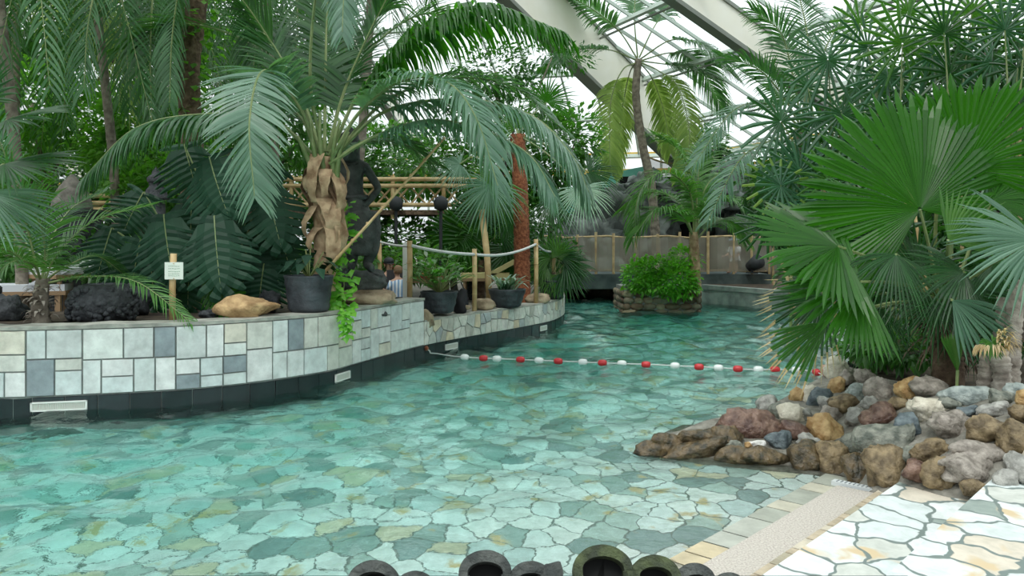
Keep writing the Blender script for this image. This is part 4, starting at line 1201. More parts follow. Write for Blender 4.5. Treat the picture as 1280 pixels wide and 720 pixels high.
coconut('ringed_palm', 'slim grey ringed palm with yellowing lower fronds standing before the cream hip beam', 'palm', None,
        [at(822, 340, 25.4), at(815, 240, 25.4), at(803, 180, 25.4), at(795, 120, 25.4), at(798, 74, 25.4)], .15, .11, F_, MT['coco'], MT['bark'], rr=.018)

# ---------- palm at the right background whose long fronds cross the glass
F_ = []
for pts, k in [([(1000, 158, 15), (960, 130, 15), (915, 140, 14.8), (868, 205, 14.5)], dict(mat=MT['coco_blue'])), ([(1000, 160, 15), (965, 175, 14.6), (925, 200, 14.2), (885, 275, 14)], dict(mat=MT['coco_blue'])),
               ([(1000, 156, 15), (975, 115, 15), (945, 85, 15), (900, 70, 15)], {}), ([(1002, 156, 15), (990, 90, 15), (975, 40, 15), (940, 12, 15)], {}),
               ([(1004, 156, 15), (1020, 90, 15.2), (1050, 30, 15.4), (1100, -10, 15.5)], {}), ([(1000, 162, 15), (975, 200, 15.6), (965, 240, 16), (962, 290, 16.2)], dict(mat=MT['coco_dark'])),
               ([(1004, 160, 15), (1050, 140, 14.6), (1090, 160, 14.2), (1110, 210, 14)], dict(mat=MT['coco_dark'])), ([(1002, 158, 15), (1010, 60, 15.5), (1000, 0, 15.8), (985, -50, 16)], {})]:
    F_.append((pp(*pts), dict(dict(L=.65, n=50, t0=.2, droop=.7, w=.035, side=(1, 0, 0)), **k)))
b0 = at(1003, 372, 15); b0.z = .49
coconut('arching_palm', 'palm on the right bank with long blue green fronds arching across the glass roof', 'palm', None,
        [b0, at(1003, 250, 15), at(1001, 158, 15)], .11, .09, F_, MT['coco'], MT['bark'], rr=.016)

# ---------- red fibrous windmill palm on the terrace
YT = 15.5
def fan_palm(name, label, trunk, r0, r1, bark, fans, mats, group=None):
    t = thing(name, label, 'palm', Vector(trunk[0]), group)
    b = MB(); trunk_mesh(b, trunk, r0, r1, rings=1); obj('trunk', b, bark, t, smooth=True)
    for f in fans:
        f = dict(f); b = MB(); ml = f.pop('mat', mats[0]); hub = f.pop('hub'); A = f.pop('A'); N = f.pop('N'); r_ = f.pop('R')
        tipm = MT['dry']
        fan(b, hub, A, N, r_, **f); obj('fan_leaf', b, [ml, MT['petiole'], tipm], t)
    return t
def aim(hub, px_dir, front=0.0): return Vector((px_dir[0], front, -px_dir[1])).normalized()
tr_ = [Vector((at(653, 300, YT).x, YT, .46)), at(652, 290, YT), at(650, 230, YT), at(647, 168, YT)]
fans = []
for (hx, hy, Rpx, dx, dy, fr_, nrm, mt, dY) in [
    (612, 232, 52, -.5, 1, -.3, (0, -1, .5), 'coco_blue', -.6), (618, 225, 60, -.6, .8, 0, (-.3, -1, .5), 'lady_green', -.3), (728, 236, 42, .2, 1, -.3, (0, -1, .4), 'silver', -.8),
    (690, 250, 48, .6, .8, 0, (.3, -1, .6), 'fan_dark', .2), (683, 128, 46, .1, -1, -.2, (0, -1, .3), 'fan', .3), (640, 265, 50, -.4, 1, .2, (0, -1, .5), 'fan_dark', .6),
    (735, 215, 50, .8, .3, 0, (0, -1, .6), 'fan_dark', .5), (575, 205, 40, -1, .2, -.2, (0, -1, .9), 'coco_blue', -.4), (645, 160, 48, -.4, -1, .2, (0, -1, .2), 'lady_green', .5)]:
    h = at(hx, hy, YT + dY)
    fans.append(dict(hub=h, A=aim(h, (dx, dy), fr_), N=nrm, R=Rpx * YT / F, nseg=36, span=230, split=.45, droop=.3, fill=.9, petiole=tr_[3], pr=.014, mat=MT[mt]))
fan_palm('windmill_palm', 'red brown fibrous trunked fan palm on the terrace beside a bamboo prop', tr_, .16, .14, MT['red_fibre'], fans, [MT['fan_dark']])

# ---------- island palm
YI = 19.6
tr_ = [at(868, 372, YI), at(868, 330, YI), at(867, 290, YI)]
F_ = []
for pts, k in [([(868, 300, 19.6), (862, 240, 19.5), (830, 215, 19.2), (800, 240, 19), (790, 300, 18.9)], {}), ([(868, 300, 19.6), (870, 240, 19.7), (850, 190, 19.8), (820, 170, 19.9)], {}),
               ([(870, 300, 19.6), (882, 260, 19.4), (910, 248, 19), (938, 272, 18.7)], {}), ([(870, 298, 19.6), (880, 240, 19.8), (905, 215, 20), (950, 210, 20.2)], {}),
               ([(868, 298, 19.6), (850, 268, 19.2), (820, 262, 18.8), (796, 290, 18.6)], {}), ([(869, 296, 19.6), (872, 230, 20.1), (878, 190, 20.4), (900, 165, 20.6)], {}),
               ([(868, 300, 19.6), (850, 255, 20.1), (815, 240, 20.6), (780, 262, 21)], {}), ([(870, 300, 19.6), (890, 280, 19.9), (910, 275, 20.2), (930, 300, 20.3)], {})]:
    F_.append((pp(*pts), dict(L=.85, n=64, t0=.2, droop=.9, w=.045, mat=MT['young'])))
coconut('island_palm', 'small coconut palm growing out of the stone planter island in the pool', 'palm', None, tr_, .17, .10, F_, MT['coco'], MT['sheath'], rr=.020)
# ================================================================== FAN PALMS ON THE RIGHT, BUSHES, MONSTERA
# ---------- foreground fan palm
def V(*a): return Vector(a)
hubs = [ # hub px, Y, R px, axis (dx, dy px), front, normal, span, material, options
 ((1150, 262), 6.6, 165, (-.45, -1), -.1, (-.15, -1, .75), 250, 'fan', dict(nseg=64, droop=.10, split=.84, curv=.12, pleat=.45)),
 ((1048, 308), 6.4, 122, (-1, -.22), -.25, (0, -.8, 1), 190, 'fan', dict(nseg=38, droop=.14, split=.76, pleat=.45)),
 ((1076, 352), 6.2, 112, (-1, -.05), -.2, (0, -.9, .7), 200, 'fan', dict(nseg=44, droop=.14, split=.74, pleat=.45)),
 ((1030, 372), 6.7, 84, (-1, .22), 0, (0, -.9, .7), 170, 'fan_dark', dict(nseg=30, droop=.3, split=.5, tips=True)),
 ((1036, 402), 6.3, 90, (-1, .62), -.1, (.3, -.8, .8), 62, 'fan', dict(nseg=14, droop=.16, split=.6, tips=True)),
 ((1205, 212), 7.0, 128, (.25, -1), -.1, (-.3, -1, .3), 220, 'fan', dict(nseg=46, droop=.12, split=.84, pleat=.45)),
 ((1172, 376), 6.5, 66, (-.7, .8), -.4, (0, -.7, .8), 200, 'fan_dark', dict(nseg=30, droop=.35, split=.4)),
 ((1205, 340), 6.4, 90, (-.9, .3), -.4, (0, -.9, .5), 180, 'fan_dark', dict(nseg=30, droop=.3, split=.5)),
 ((1297, 300), 6.0, 116, (-1, .12), -.1, (0, -1, .6), 150, 'coco_blue', dict(nseg=28, droop=.2, split=.5)),
 ((1185, 300), 6.3, 84, (1, -.7), -.1, (0, -1, .6), 120, 'lady_green', dict(nseg=20, droop=.08, split=.5)),
 ((1120, 318), 6.3, 74, (-.35, 1), -.6, (0, -1, .4), 170, 'fan_dark', dict(nseg=28, droop=.45, split=.42)),
 ((1240, 250), 6.8, 110, (1, -.1), 0, (0, -1, .7), 160, 'fan', dict(nseg=26, droop=.25, split=.6)),
 ((1240, 330), 6.6, 95, (.6, .9), 0, (0, -1, .5), 200, 'fan_dark', dict(nseg=30, droop=.35, split=.5)),
 ((1150, 345), 6.9, 95, (-.5, -.6), 0, (0, -1, .6), 240, 'fan_dark', dict(nseg=36, droop=.2, split=.5)),
 ((1100, 385), 6.9, 62, (-.7, .7), 0, (0, -1, .6), 200, 'fan_dark', dict(nseg=30, droop=.35, split=.45)),
 ((1215, 385), 6.9, 75, (.5, .9), 0, (0, -1, .6), 220, 'fan_dark', dict(nseg=30, droop=.3, split=.45)),
 ((1190, 375), 6.2, 74, (.75, .65), -.6, (-.2, -.7, .8), 110, 'lady', dict(nseg=18, droop=.25, split=.62)),
 ((1110, 300), 7.2, 110, (-.6, -.4), 0, (0, -1, .6), 240, 'fan_dark', dict(nseg=40, droop=.2, split=.55)),
 ((1075, 262), 7.4, 90, (-1, .1), 0, (0, -1, .8), 200, 'fan', dict(nseg=32, droop=.25, split=.5)),
 ((1290, 390), 6.4, 90, (-.8, .5), 0, (0, -1, .5), 200, 'fan_dark', dict(nseg=30, droop=.35, split=.45)),
]
root_ = at(1185, 415, 6.9)
tr_ = [V(root_.x, 6.9, .47), at(1184, 440, 6.9), at(1182, 405, 6.9), at(1180, 385, 6.9)]
fans = []
for (hx, hy), Y, Rp, dd, fr_, nn_, sp, mt, o in hubs:
    h = at(hx, hy, Y); o = dict(o)
    fans.append(dict(dict(hub=h, A=aim(h, dd, fr_), N=nn_, R=Rp * Y / F, span=sp, petiole=tr_[3] + V(rng.uniform(-.05, .05), 0, .02), pr=.013, mat=MT[mt], fill=1.0), **o))
fp = fan_palm('fan_palm', 'large bright green fan palm leaning over the rock wall in the right foreground', tr_, .13, .12, MT['bark_brown'], fans, [MT['fan']])
b = MB()
for k in range(90):
    a = rng.uniform(0, 2 * PI); z = rng.uniform(.75, 1.15); h = V(math.cos(a), math.sin(a), 0)
    leaflet(b, V(tr_[2].x, tr_[2].y, z) + h * .1, h + V(0, 0, rng.uniform(-.6, .8)), rng.uniform(.2, .5), .03, 1.0, V(0, 0, 1))
obj('dead_fibre', b, MT['bark_brown'], fp)
# a single bright upright leaf and a dying leaf with frayed white ends
t = thing('palm_seedling', 'single bright green folded palm leaf standing below the large fan palm', 'plant', at(1197, 470, 6.1))
b = MB(); h = at(1197, 466, 6.1); fan(b, h, aim(h, (-.15, -1), -.1), (.2, -1, .1), 54 * 6.1 / F, nseg=11, span=44, split=.85, droop=0, pleat=.6)
obj('blade', b, [MT['lady_green'], MT['petiole'], MT['dry']], t)
b = MB(); b.tube([h + V(0, 0, .02), V(h.x, h.y + .02, .48)], .012, 6); obj('stalk', b, MT['petiole'], t)
t = thing('stump_cluster', 'clump of grey weathered palm stumps at the right edge behind the rock wall', 'palm stump', V(at(1262, 0, 6.2).x, 6.2, .48))
for (px0, px1, yt, Y, r) in [(1246, 1256, 372, 6.3, .062), (1262, 1270, 362, 6.2, .055), (1282, 1282, 350, 6.4, .07), (1228, 1236, 430, 6.1, .05), (1255, 1250, 436, 6.0, .06), (1300, 1296, 380, 6.3, .07)]:
    b = MB(); p = V(at(px0, 0, Y).x, Y, .48); q = at(px1, yt, Y); trunk_mesh(b, [p, p.lerp(q, .5), q], r * 1.15, r, rings=1, knob=.35); obj('stump', b, MT['stump'], t, smooth=True)
t = thing('dying_fan_leaf', 'dying fan leaf with a frayed dry fringe hanging before the grey stumps', 'leaf', at(1246, 436, 5.9))
b = MB(); h = at(1240, 428, 5.85); fan(b, h, aim(h, (.3, 1), -.6), (0, -.7, 1), .11, nseg=26, span=300, split=.75, droop=.3, pleat=.5); obj('blade', b, [MT['lady_green'], MT['petiole'], MT['dry']], t)
b = MB()
for k in range(150):
    a = rng.uniform(-.4, PI + .5); d = V(math.cos(a), -.5, -abs(math.sin(a)) * .5)
    leaflet(b, h + V(.02, 0, 0) + V(math.cos(a) * .13, -.03, -.03 + .02 * rng.random()), d, rng.uniform(.05, .12), .008, 2.2, V(0, 0, 1), 3)
for k in range(70):
    leaflet(b, h + V(rng.uniform(.02, .13), -.02, rng.uniform(-.02, .08)), V(rng.uniform(-.3, .6), -.3, rng.uniform(-.2, .6)), rng.uniform(.05, .12), .016, 1.6, V(0, 0, 1), 3)
obj('dry_fringe', b, MT['dry'], t)

# ---------- lady palms (cane stems with finger-like fans) filling the upper right
def lady(name, label, base, leaves, mats, group='lady palms at the right'):
    t = thing(name, label, 'palm', base, group)
    for i, (hx, hy, Y, Rp, dx, dy, nx_, nz, mt, ns, sp) in enumerate(leaves):
        h = at(hx, hy, Y); b = MB()
        st_ = V(base.x + (h.x - base.x) * .5, base.y + (h.y - base.y) * .6, base.z + (h.z - base.z) * .75)
        fan(b, h, aim(h, (dx, dy), rng.uniform(-.4, .1)), (nx_, -1, nz), Rp * Y / F, nseg=int(ns * .78), span=sp, split=.34, droop=rng.uniform(.06, .22), fill=.62, wide=1.3, pleat=.5, petiole=st_, pr=.009, tipw=.85,
            tips=(mt == 'tip'))
        obj('fan_leaf', b, [MT['lady'] if mt == 'tip' else MT[mt], MT['petiole'], MT['coco_yellow']], t)
    for i in range(max(3, len(leaves) // 3)):
        hx, hy, Y = leaves[(i * 3) % len(leaves)][:3]; h = at(hx, hy, Y)
        st_ = V(base.x + (h.x - base.x) * .5, base.y + (h.y - base.y) * .6, base.z + (h.z - base.z) * .75)
        p = base + V(rng.uniform(-.25, .25), rng.uniform(-.2, .2), 0)
        b = MB(); b.tube(spline([p, p.lerp(st_, .5) + V(rng.uniform(-.1, .1), 0, .1), st_], 10), .022, 6); obj('cane', b, MT['bamboo_rail'] if i % 2 else MT['stem'], t)
    return t
LL = [
 ('lady palm with big bluish fans against the roof glass, nearest the arching palm', (1040, 11.5), [
  (1035, 75, 11, 62, 0, 1, 0, .3, 'lady', 26, 340), (1052, 142, 11, 64, .2, 1, 0, .5, 'lady', 26, 330), (976, 152, 11.2, 66, -.6, -.6, 0, .3, 'lady', 24, 340), (1018, 150, 11.5, 50, -.3, .8, 0, .5, 'lady', 20, 300),
  (1000, 200, 11.2, 55, -.5, .8, 0, .6, 'lady', 22, 300), (1070, 110, 11.8, 60, .6, .4, 0, .5, 'fan_dark', 22, 320), (1010, 110, 12, 50, -.6, -.4, 0, .4, 'lady', 20, 320), (1080, 180, 11, 55, .2, 1, 0, .6, 'lady', 22, 320)]),
 ('lady palm with yellow tipped fingers low on the left of the right-hand planting', (985, 10.8), [
  (976, 232, 10.5, 50, -1, -.1, 0, .4, 'tip', 22, 320), (1010, 250, 10.6, 50, -.6, .6, 0, .5, 'lady', 20, 300), (1000, 215, 10.8, 46, -.2, -1, 0, .4, 'lady', 20, 320), (960, 280, 10.8, 44, -.7, .8, 0, .6, 'fan_dark', 20, 280),
  (1035, 225, 10.6, 50, .3, -.7, 0, .5, 'lady_green', 20, 320), (985, 262, 11, 46, 0, 1, 0, .5, 'fan_dark', 20, 300), (1040, 260, 10.4, 44, .3, .8, 0, .5, 'lady', 20, 300)]),
 ('lady palm with bright green fans reaching the top of the picture', (1120, 10.2), [
  (1128, 55, 10, 62, 0, -1, 0, .2, 'lady_green', 24, 340), (1110, 95, 10.3, 56, -.4, .8, 0, .5, 'lady', 22, 320), (1085, 60, 10.4, 52, -.6, -.6, 0, .3, 'lady', 22, 320), (1150, 120, 10.3, 55, .3, .8, 0, .5, 'fan_dark', 22, 320),
  (1135, 15, 10.2, 50, .2, -1, 0, .2, 'lady_green', 22, 320), (1108, 150, 10.1, 50, -.2, 1, 0, .5, 'fan_dark', 20, 320), (1075, 30, 10.6, 46, -.5, -.8, 0, .2, 'lady_green', 20, 320), (1140, 165, 10, 46, .2, .8, 0, .6, 'lady', 20, 320),
  (1095, 200, 10.3, 55, -.2, .9, 0, .6, 'fan_dark', 22, 320)]),
 ('lady palm with dark ribbed fans seen against the bright glass', (1190, 9.8), [
  (1180, 42, 9.6, 62, 0, -1, 0, .1, 'fan_dark', 24, 250), (1188, 92, 9.8, 52, -.2, -1, 0, .2, 'fan_dark', 20, 330), (1165, 70, 10, 50, -.6, .3, 0, .4, 'lady', 20, 320), (1205, 130, 9.7, 50, .3, .7, 0, .5, 'fan_dark', 20, 320),
  (1170, 150, 9.8, 50, -.3, .8, 0, .5, 'lady', 20, 320), (1215, 15, 9.8, 50, .3, -.8, 0, .2, 'lady_green', 20, 320), (1150, 180, 9.6, 48, -.6, .5, 0, .5, 'fan_dark', 20, 320)]),
 ('lady palm in the extreme upper right corner with narrow dark fans', (1262, 9.4), [
  (1256, 38, 9.2, 52, .1, -1, 0, .2, 'lady', 22, 330), (1272, 85, 9.3, 50, .3, .6, 0, .4, 'fan_dark', 20, 320), (1240, 78, 9.5, 48, -.4, .6, 0, .4, 'lady', 20, 320), (1285, 10, 9.2, 46, .2, -1, 0, .2, 'lady', 20, 320),
  (1232, 120, 9.5, 46, -.5, .7, 0, .5, 'fan_dark', 20, 320), (1275, 130, 9.2, 50, .3, .8, 0, .5, 'fan_dark', 20, 320)]),
 ('pale lady palm half hidden between the bright fan leaves on the right', (1150, 9.0), [
  (1110, 230, 9, 56, -.6, .3, 0, .6, 'lady', 22, 320), (1140, 215, 9.2, 50, 0, -1, 0, .4, 'lady', 20, 320), (1180, 190, 9.1, 52, -.8, .1, 0, .5, 'lady', 22, 300), (1060, 225, 9.4, 50, -.6, -.3, 0, .5, 'fan_dark', 20, 320),
  (1235, 225, 9.0, 50, .4, .7, 0, .5, 'lady', 20, 300), (1210, 165, 9.5, 48, 0, -1, 0, .4, 'fan_dark', 20, 320), (1090, 265, 9.0, 52, -.5, .7, 0, .5, 'fan_dark', 22, 300)]),
]
for lab, (bx, bY), lv in LL:
    lady('lady_palm', lab, V(at(bx, 0, bY).x, bY, .49), lv, None)
# cut pale stick poking out of the planting
b = MB(); b.tube([at(1129, 184, 8.8), at(1104, 144, 8.9)], [.026, .022], 8); b.tube([at(1129, 184, 8.8), V(at(1170, 0, 8.9).x, 8.9, .5)], .026, 8)
tag(obj('cut_cane', b, MT['bamboo'], loc=V(at(1170, 0, 8.9).x, 8.9, .5)), 'pale cut cane sticking up slantwise out of the lady palms', 'cane')

# ---------- background trees and bushes
def blob(px, py, Y, rx, rz, ry=None): return (at(px, py, Y), (rx * Y / F, (ry or rx) * Y / F, rz * Y / F))
BT = [ # name, label, base px, Y, blobs, count, leaf len, width, material, tone
 ('leafy_tree', 'light green small leaved tree far left behind the drooping palm fronds', 60, 18, [(40, 130, 18, 80, 60), (110, 150, 18, 70, 50), (10, 190, 18, 60, 50)], 3600, .20, .10, 'bush'),
 ('leafy_tree', 'light green tree filling the gap left of the tall brown trunk', 190, 17, [(180, 150, 17, 70, 50), (215, 190, 17, 60, 50), (150, 190, 17, 55, 50)], 3600, .19, .10, 'bush'),
 ('leafy_tree', 'yellow green bush glowing behind the stone lantern', 215, 15, [(225, 225, 15, 45, 45), (170, 235, 15, 40, 40)], 1800, .16, .09, 'bush'),
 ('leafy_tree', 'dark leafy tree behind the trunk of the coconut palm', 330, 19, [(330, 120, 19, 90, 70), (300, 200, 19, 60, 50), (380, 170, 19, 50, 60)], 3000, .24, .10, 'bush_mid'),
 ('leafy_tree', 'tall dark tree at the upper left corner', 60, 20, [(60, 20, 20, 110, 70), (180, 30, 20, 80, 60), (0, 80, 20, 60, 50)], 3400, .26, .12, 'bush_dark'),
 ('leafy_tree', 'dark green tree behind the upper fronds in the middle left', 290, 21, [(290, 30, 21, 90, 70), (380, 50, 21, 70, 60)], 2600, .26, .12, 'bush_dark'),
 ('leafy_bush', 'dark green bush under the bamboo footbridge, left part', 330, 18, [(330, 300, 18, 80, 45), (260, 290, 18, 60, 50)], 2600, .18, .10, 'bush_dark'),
 ('leafy_bush', 'dark green bush under the bamboo footbridge behind the statue', 500, 18, [(500, 300, 18, 70, 36), (440, 290, 18, 60, 40)], 2200, .18, .09, 'bush_mid'),
 ('leafy_bush', 'bush of broad mid green leaves behind the rope posts', 570, 17.5, [(575, 300, 17.5, 60, 36), (620, 290, 17.5, 45, 40)], 2000, .2, .08, 'bush_mid'),
 ('leafy_tree', 'airy small leaved tree before the glass left of the cream beam', 640, 19, [(620, 90, 19, 60, 38), (650, 130, 19, 50, 40), (690, 72, 19, 60, 14), (585, 130, 19, 45, 40)], 2300, .17, .07, 'bush_dark'),
 ('leafy_tree', 'mid green tree behind the windmill palm', 690, 20, [(700, 190, 20, 50, 60), (660, 220, 20, 60, 50), (720, 170, 20, 36, 40)], 2600, .22, .10, 'bush_mid'),
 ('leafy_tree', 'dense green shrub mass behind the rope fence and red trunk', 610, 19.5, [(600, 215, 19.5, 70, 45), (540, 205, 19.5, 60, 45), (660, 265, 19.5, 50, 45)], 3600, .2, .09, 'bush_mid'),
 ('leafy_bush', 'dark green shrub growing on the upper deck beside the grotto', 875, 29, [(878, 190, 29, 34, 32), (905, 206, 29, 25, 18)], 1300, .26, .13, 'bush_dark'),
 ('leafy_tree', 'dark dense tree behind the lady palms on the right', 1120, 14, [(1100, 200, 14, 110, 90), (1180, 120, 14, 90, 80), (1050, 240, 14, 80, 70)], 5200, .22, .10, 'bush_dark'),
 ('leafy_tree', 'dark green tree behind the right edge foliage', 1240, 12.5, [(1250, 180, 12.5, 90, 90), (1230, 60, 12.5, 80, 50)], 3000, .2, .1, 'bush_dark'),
 ('leafy_bush', 'low dark bush on the right bank behind the fan palm', 1090, 12.5, [(1110, 320, 12.5, 110, 55), (1020, 330, 13, 50, 36), (1200, 340, 12, 90, 60)], 3800, .2, .1, 'bush_dark'),
 ('leafy_bush', 'dark leafy bush on the right bank beyond the arching palm trunk', 990, 17, [(985, 260, 17, 40, 55), (960, 230, 17, 36, 40)], 1500, .2, .1, 'bush_dark'),
 ('leafy_bush', 'sprawling dark bush along the far left of the terrace', 30, 15, [(20, 250, 15, 60, 50), (-60, 220, 15, 80, 80), (90, 300, 15, 60, 30)], 3000, .18, .09, 'bush_mid'),
 ('leafy_tree', 'tree mass behind the bamboo footbridge on the left', 430, 23, [(400, 230, 23, 110, 50), (480, 200, 23, 70, 50), (260, 230, 23, 80, 50)], 8500, .26, .12, 'bush_mid'),
 ('leafy_tree', 'tree mass behind the bamboo footbridge on the far left', 100, 23, [(90, 230, 23, 110, 50), (0, 240, 23, 80, 60), (180, 250, 23, 80, 50)], 7500, .26, .12, 'bush_dark'),
 ('leafy_bush', 'shady bush at the right edge behind the grey stumps', 1270, 8.5, [(1275, 330, 8.5, 80, 60), (1200, 390, 9, 70, 40)], 1700, .16, .08, 'bush_dark'),
 ('leafy_bush', 'dark undergrowth on the terrace behind the monstera', 250, 13, [(200, 330, 13, 90, 36), (300, 340, 13, 70, 30)], 2600, .16, .08, 'bush_dark'),
 ('leafy_bush', 'dark undergrowth at the far left of the terrace', 60, 13.5, [(40, 325, 13.5, 80, 28), (130, 320, 13.5, 60, 30)], 2200, .16, .08, 'bush_mid'),
 ('leafy_bush', 'dark undergrowth behind the statue and its vine', 450, 15, [(430, 325, 15, 60, 26), (520, 330, 15.5, 60, 24)], 1900, .15, .07, 'bush_mid'),
 ('leafy_bush', 'dark green ground cover behind the farthest terrace pots', 650, 18.5, [(640, 328, 18.5, 60, 20), (700, 320, 18.5, 30, 24)], 1500, .16, .08, 'bush_dark'),
 ('leafy_bush', 'low green weeds at the foot of the large fan palm', 1110, 7.6, [(1105, 432, 7.6, 55, 20), (1150, 440, 7.2, 40, 16)], 700, .12, .06, 'bush_mid'),
]
for nm, lab, bx, Y, bl, n, ln, w, mt in BT:
    z0 = .46
    tree(nm, lab, V(at(bx, 0, Y).x, Y, z0), [blob(*q) for q in bl], n, ln, w, MT[mt], cat='bush' if nm == 'leafy_bush' else 'tree', group='background planting', r=.09)

# dark broad fan plants in the middle distance
fans = []
for (hx, hy, Rp, dx, dy, mt) in [(600, 300, 60, -.5, -.6, 'fan'), (575, 290, 50, -.8, .2, 'fan'), (625, 290, 52, .5, -.7, 'fan_dark'), (560, 310, 40, -.3, .8, 'fan_dark'), (640, 310, 44, .4, .7, 'fan_dark'), (600, 270, 46, 0, -1, 'fan_dark')]:
    h = at(hx, hy, 16.6); fans.append(dict(hub=h, A=aim(h, (dx, dy)), N=(0, -1, .4), R=Rp * 16.6 / F, nseg=32, span=270, split=.7, droop=.12, petiole=at(600, 320, 16.7), pr=.014, mat=MT[mt]))
tr_ = [V(at(600, 0, 16.7).x, 16.7, .46), at(600, 325, 16.7)]
fan_palm('fan_palm', 'low dark green fan palm behind the bamboo prop on the terrace', tr_, .1, .1, MT['bark_brown'], fans, [MT['fan_dark']])
fans = []
for (hx, hy, Rp, dx, dy, fr_, mt) in [(8, 150, 80, 1, -.15, -.3, 'fan_dark'), (5, 205, 95, 1, .02, -.3, 'fan_dark'), (-20, 240, 90, .8, .5, -.2, 'coco_blue'), (-30, 130, 90, .3, -1, 0, 'fan_dark')]:
    h = at(hx, hy, 8.2); fans.append(dict(hub=h, A=aim(h, (dx, dy), fr_), N=(0, -.5, 1), R=Rp * 8.2 / F, nseg=32, span=150, split=.6, droop=.16, petiole=at(-70, 260, 8.6), pr=.012, mat=MT[mt]))
tr_ = [V(at(-90, 0, 9.6).x, 9.6, .81), at(-80, 330, 9.3), at(-70, 265, 8.7)]
fan_palm('fan_palm', 'dark fan palm whose leaves reach in from the left edge', tr_, .09, .08, MT['bark_brown'], fans, [MT['fan_dark']])

# ---------- monstera
mo = thing('monstera', 'monstera with big dark split leaves between the sign post and the coconut palm', 'plant', V(at(285, 0, 10.3).x, 10.3, .8), None)
ML = [((262, 196, 10.0), (278, 262, 9.7), 46), ((268, 270, 9.8), (272, 356, 9.4), 46), ((205, 268, 10.1), (212, 350, 9.8), 42), ((330, 226, 10.2), (350, 300, 9.9), 40), ((345, 205, 10.4), (300, 250, 10.3), 38),
      ((300, 300, 10.3), (330, 365, 10.1), 40), ((180, 240, 10.6), (150, 290, 10.5), 36), ((240, 250, 10.5), (236, 310, 10.4), 44), ((176, 300, 10.3), (160, 370, 10.1), 36), ((310, 270, 10.5), (290, 330, 10.4), 44),
      ((350, 290, 10.4), (366, 350, 10.3), 34), ((230, 180, 10.7), (246, 240, 10.6), 40), ((140, 285, 10.4), (120, 340, 10.2), 30), ((258, 345, 9.7), (290, 388, 9.5), 26), ((330, 330, 10.2), (322, 385, 10.1), 34), ((240, 320, 10.2), (230, 385, 10.1), 38),
      ((190, 330, 10.2), (190, 385, 10.1), 34), ((285, 215, 10.7), (320, 250, 10.6), 36)]
for i, (b0, t0, W) in enumerate(ML):
    b = MB(); split_leaf(b, at(*b0), at(*t0), (rng.uniform(-.3, .3), -1, .3), W * 1.12 * b0[2] / F, lobes=9, gap=.36, droop=.1, petiole=V(at(285, 0, 10.3).x + rng.uniform(-.5, .5), 10.5, .85))
    obj('leaf', b, [MT['monstera'] if i != 13 else MT['fan'], MT['petiole']], mo)
b = MB(); b.tube(spline([V(at(290, 0, 10.5).x, 10.5, .8), at(300, 340, 10.5), at(250, 300, 10.6), at(262, 250, 10.6)], 12), .03, 7); obj('stem', b, MT['stem'], mo)
# ================================================================== THINGS ON THE WALL AND TERRACE
# ---------- planter island
il = thing('island_planter', 'square brown stone planter island standing in the pool before the footbridge', 'planter', V(at(828, 0, 20.0).x, 20.0, -1))
x0, x1 = at(779, 0, 19.4).x, at(876, 0, 19.4).x
b = MB(); b.box(((x0 + x1) / 2, 20.2, -.2), (x1 - x0 - .06, 1.5, 1.6)); obj('core', b, m_joint, il)
b = MB()
for face in range(3):
    for r_ in range(4):
        z = -0.02 + r_ * .15; t = 0
        L_ = (x1 - x0) if face == 0 else 1.5
        while t < L_ - .05:
            w = min(rng.uniform(.18, .42), L_ - t)
            if face == 0: b.rock((x0 + t + w / 2, 19.45, z), (w * 1.1, .12, .17), rng.uniform(0, 50), .12, sub=5)
            else: b.rock((x0 if face == 1 else x1, 19.45 + t + w / 2, z), (.12, w * 1.1, .17), rng.uniform(0, 50), .12, sub=5)
            t += w
obj('stone_facing', b, rnd_stone('brown island stone', [(0, (0.16, 0.12, 0.07)), (0.3, (0.22, 0.19, 0.13)), (0.6, (0.12, 0.08, 0.05)), (0.8, (0.30, 0.25, 0.16))], .7, 6, .6), il, smooth=True)
tree('shrub', 'bright green clipped shrub spilling over the stone planter island', V(at(828, 0, 19.9).x, 19.9, .55),
     [blob(800, 345, 19.6, 24, 24, 22), blob(845, 350, 19.4, 30, 26, 22), blob(855, 325, 19.8, 22, 18, 20), blob(815, 335, 19.9, 30, 16, 22), blob(828, 355, 19.3, 44, 12, 14)], 3600, .115, .07, MT['pothos'], cat='shrub', trunk=False, shell=.55, tone=(-.2, .7))

# ---------- statue
def figure(name, joints, mat, parent=None, loc=None, sub=2, label=None, cat=None, extra=None):
    """one continuous body: joints = {name: (pos, (rx, ry), parent)}; first entry is the root"""
    names = list(joints); off = Vector(loc) if loc is not None else origin_of(parent)
    vs = [Vector(joints[n][0]) - off for n in names]
    es = [(names.index(joints[n][2]), i) for i, n in enumerate(names) if joints[n][2]]
    me = bpy.data.meshes.new(name); me.from_pydata(vs, es, []); me.update()
    o = bpy.data.objects.new(name, me); C.objects.link(o)
    sk = o.modifiers.new('skin', 'SKIN'); sk.use_smooth_shade = True
    if not me.skin_vertices: 
        bpy.context.view_layer.objects.active = o
    lay = me.skin_vertices[0].data if me.skin_vertices else None
    for i, n in enumerate(names):
        r = joints[n][1]; r = r if isinstance(r, tuple) else (r, r)
        lay[i].radius = r; lay[i].use_root = (i == 0)
    sb = o.modifiers.new('sub', 'SUBSURF'); sb.levels = sub; sb.render_levels = sub
    me.materials.append(mat)
    if parent is not None: o.parent = parent; o.location = off - origin_of(parent)
    else: o.location = off
    return o

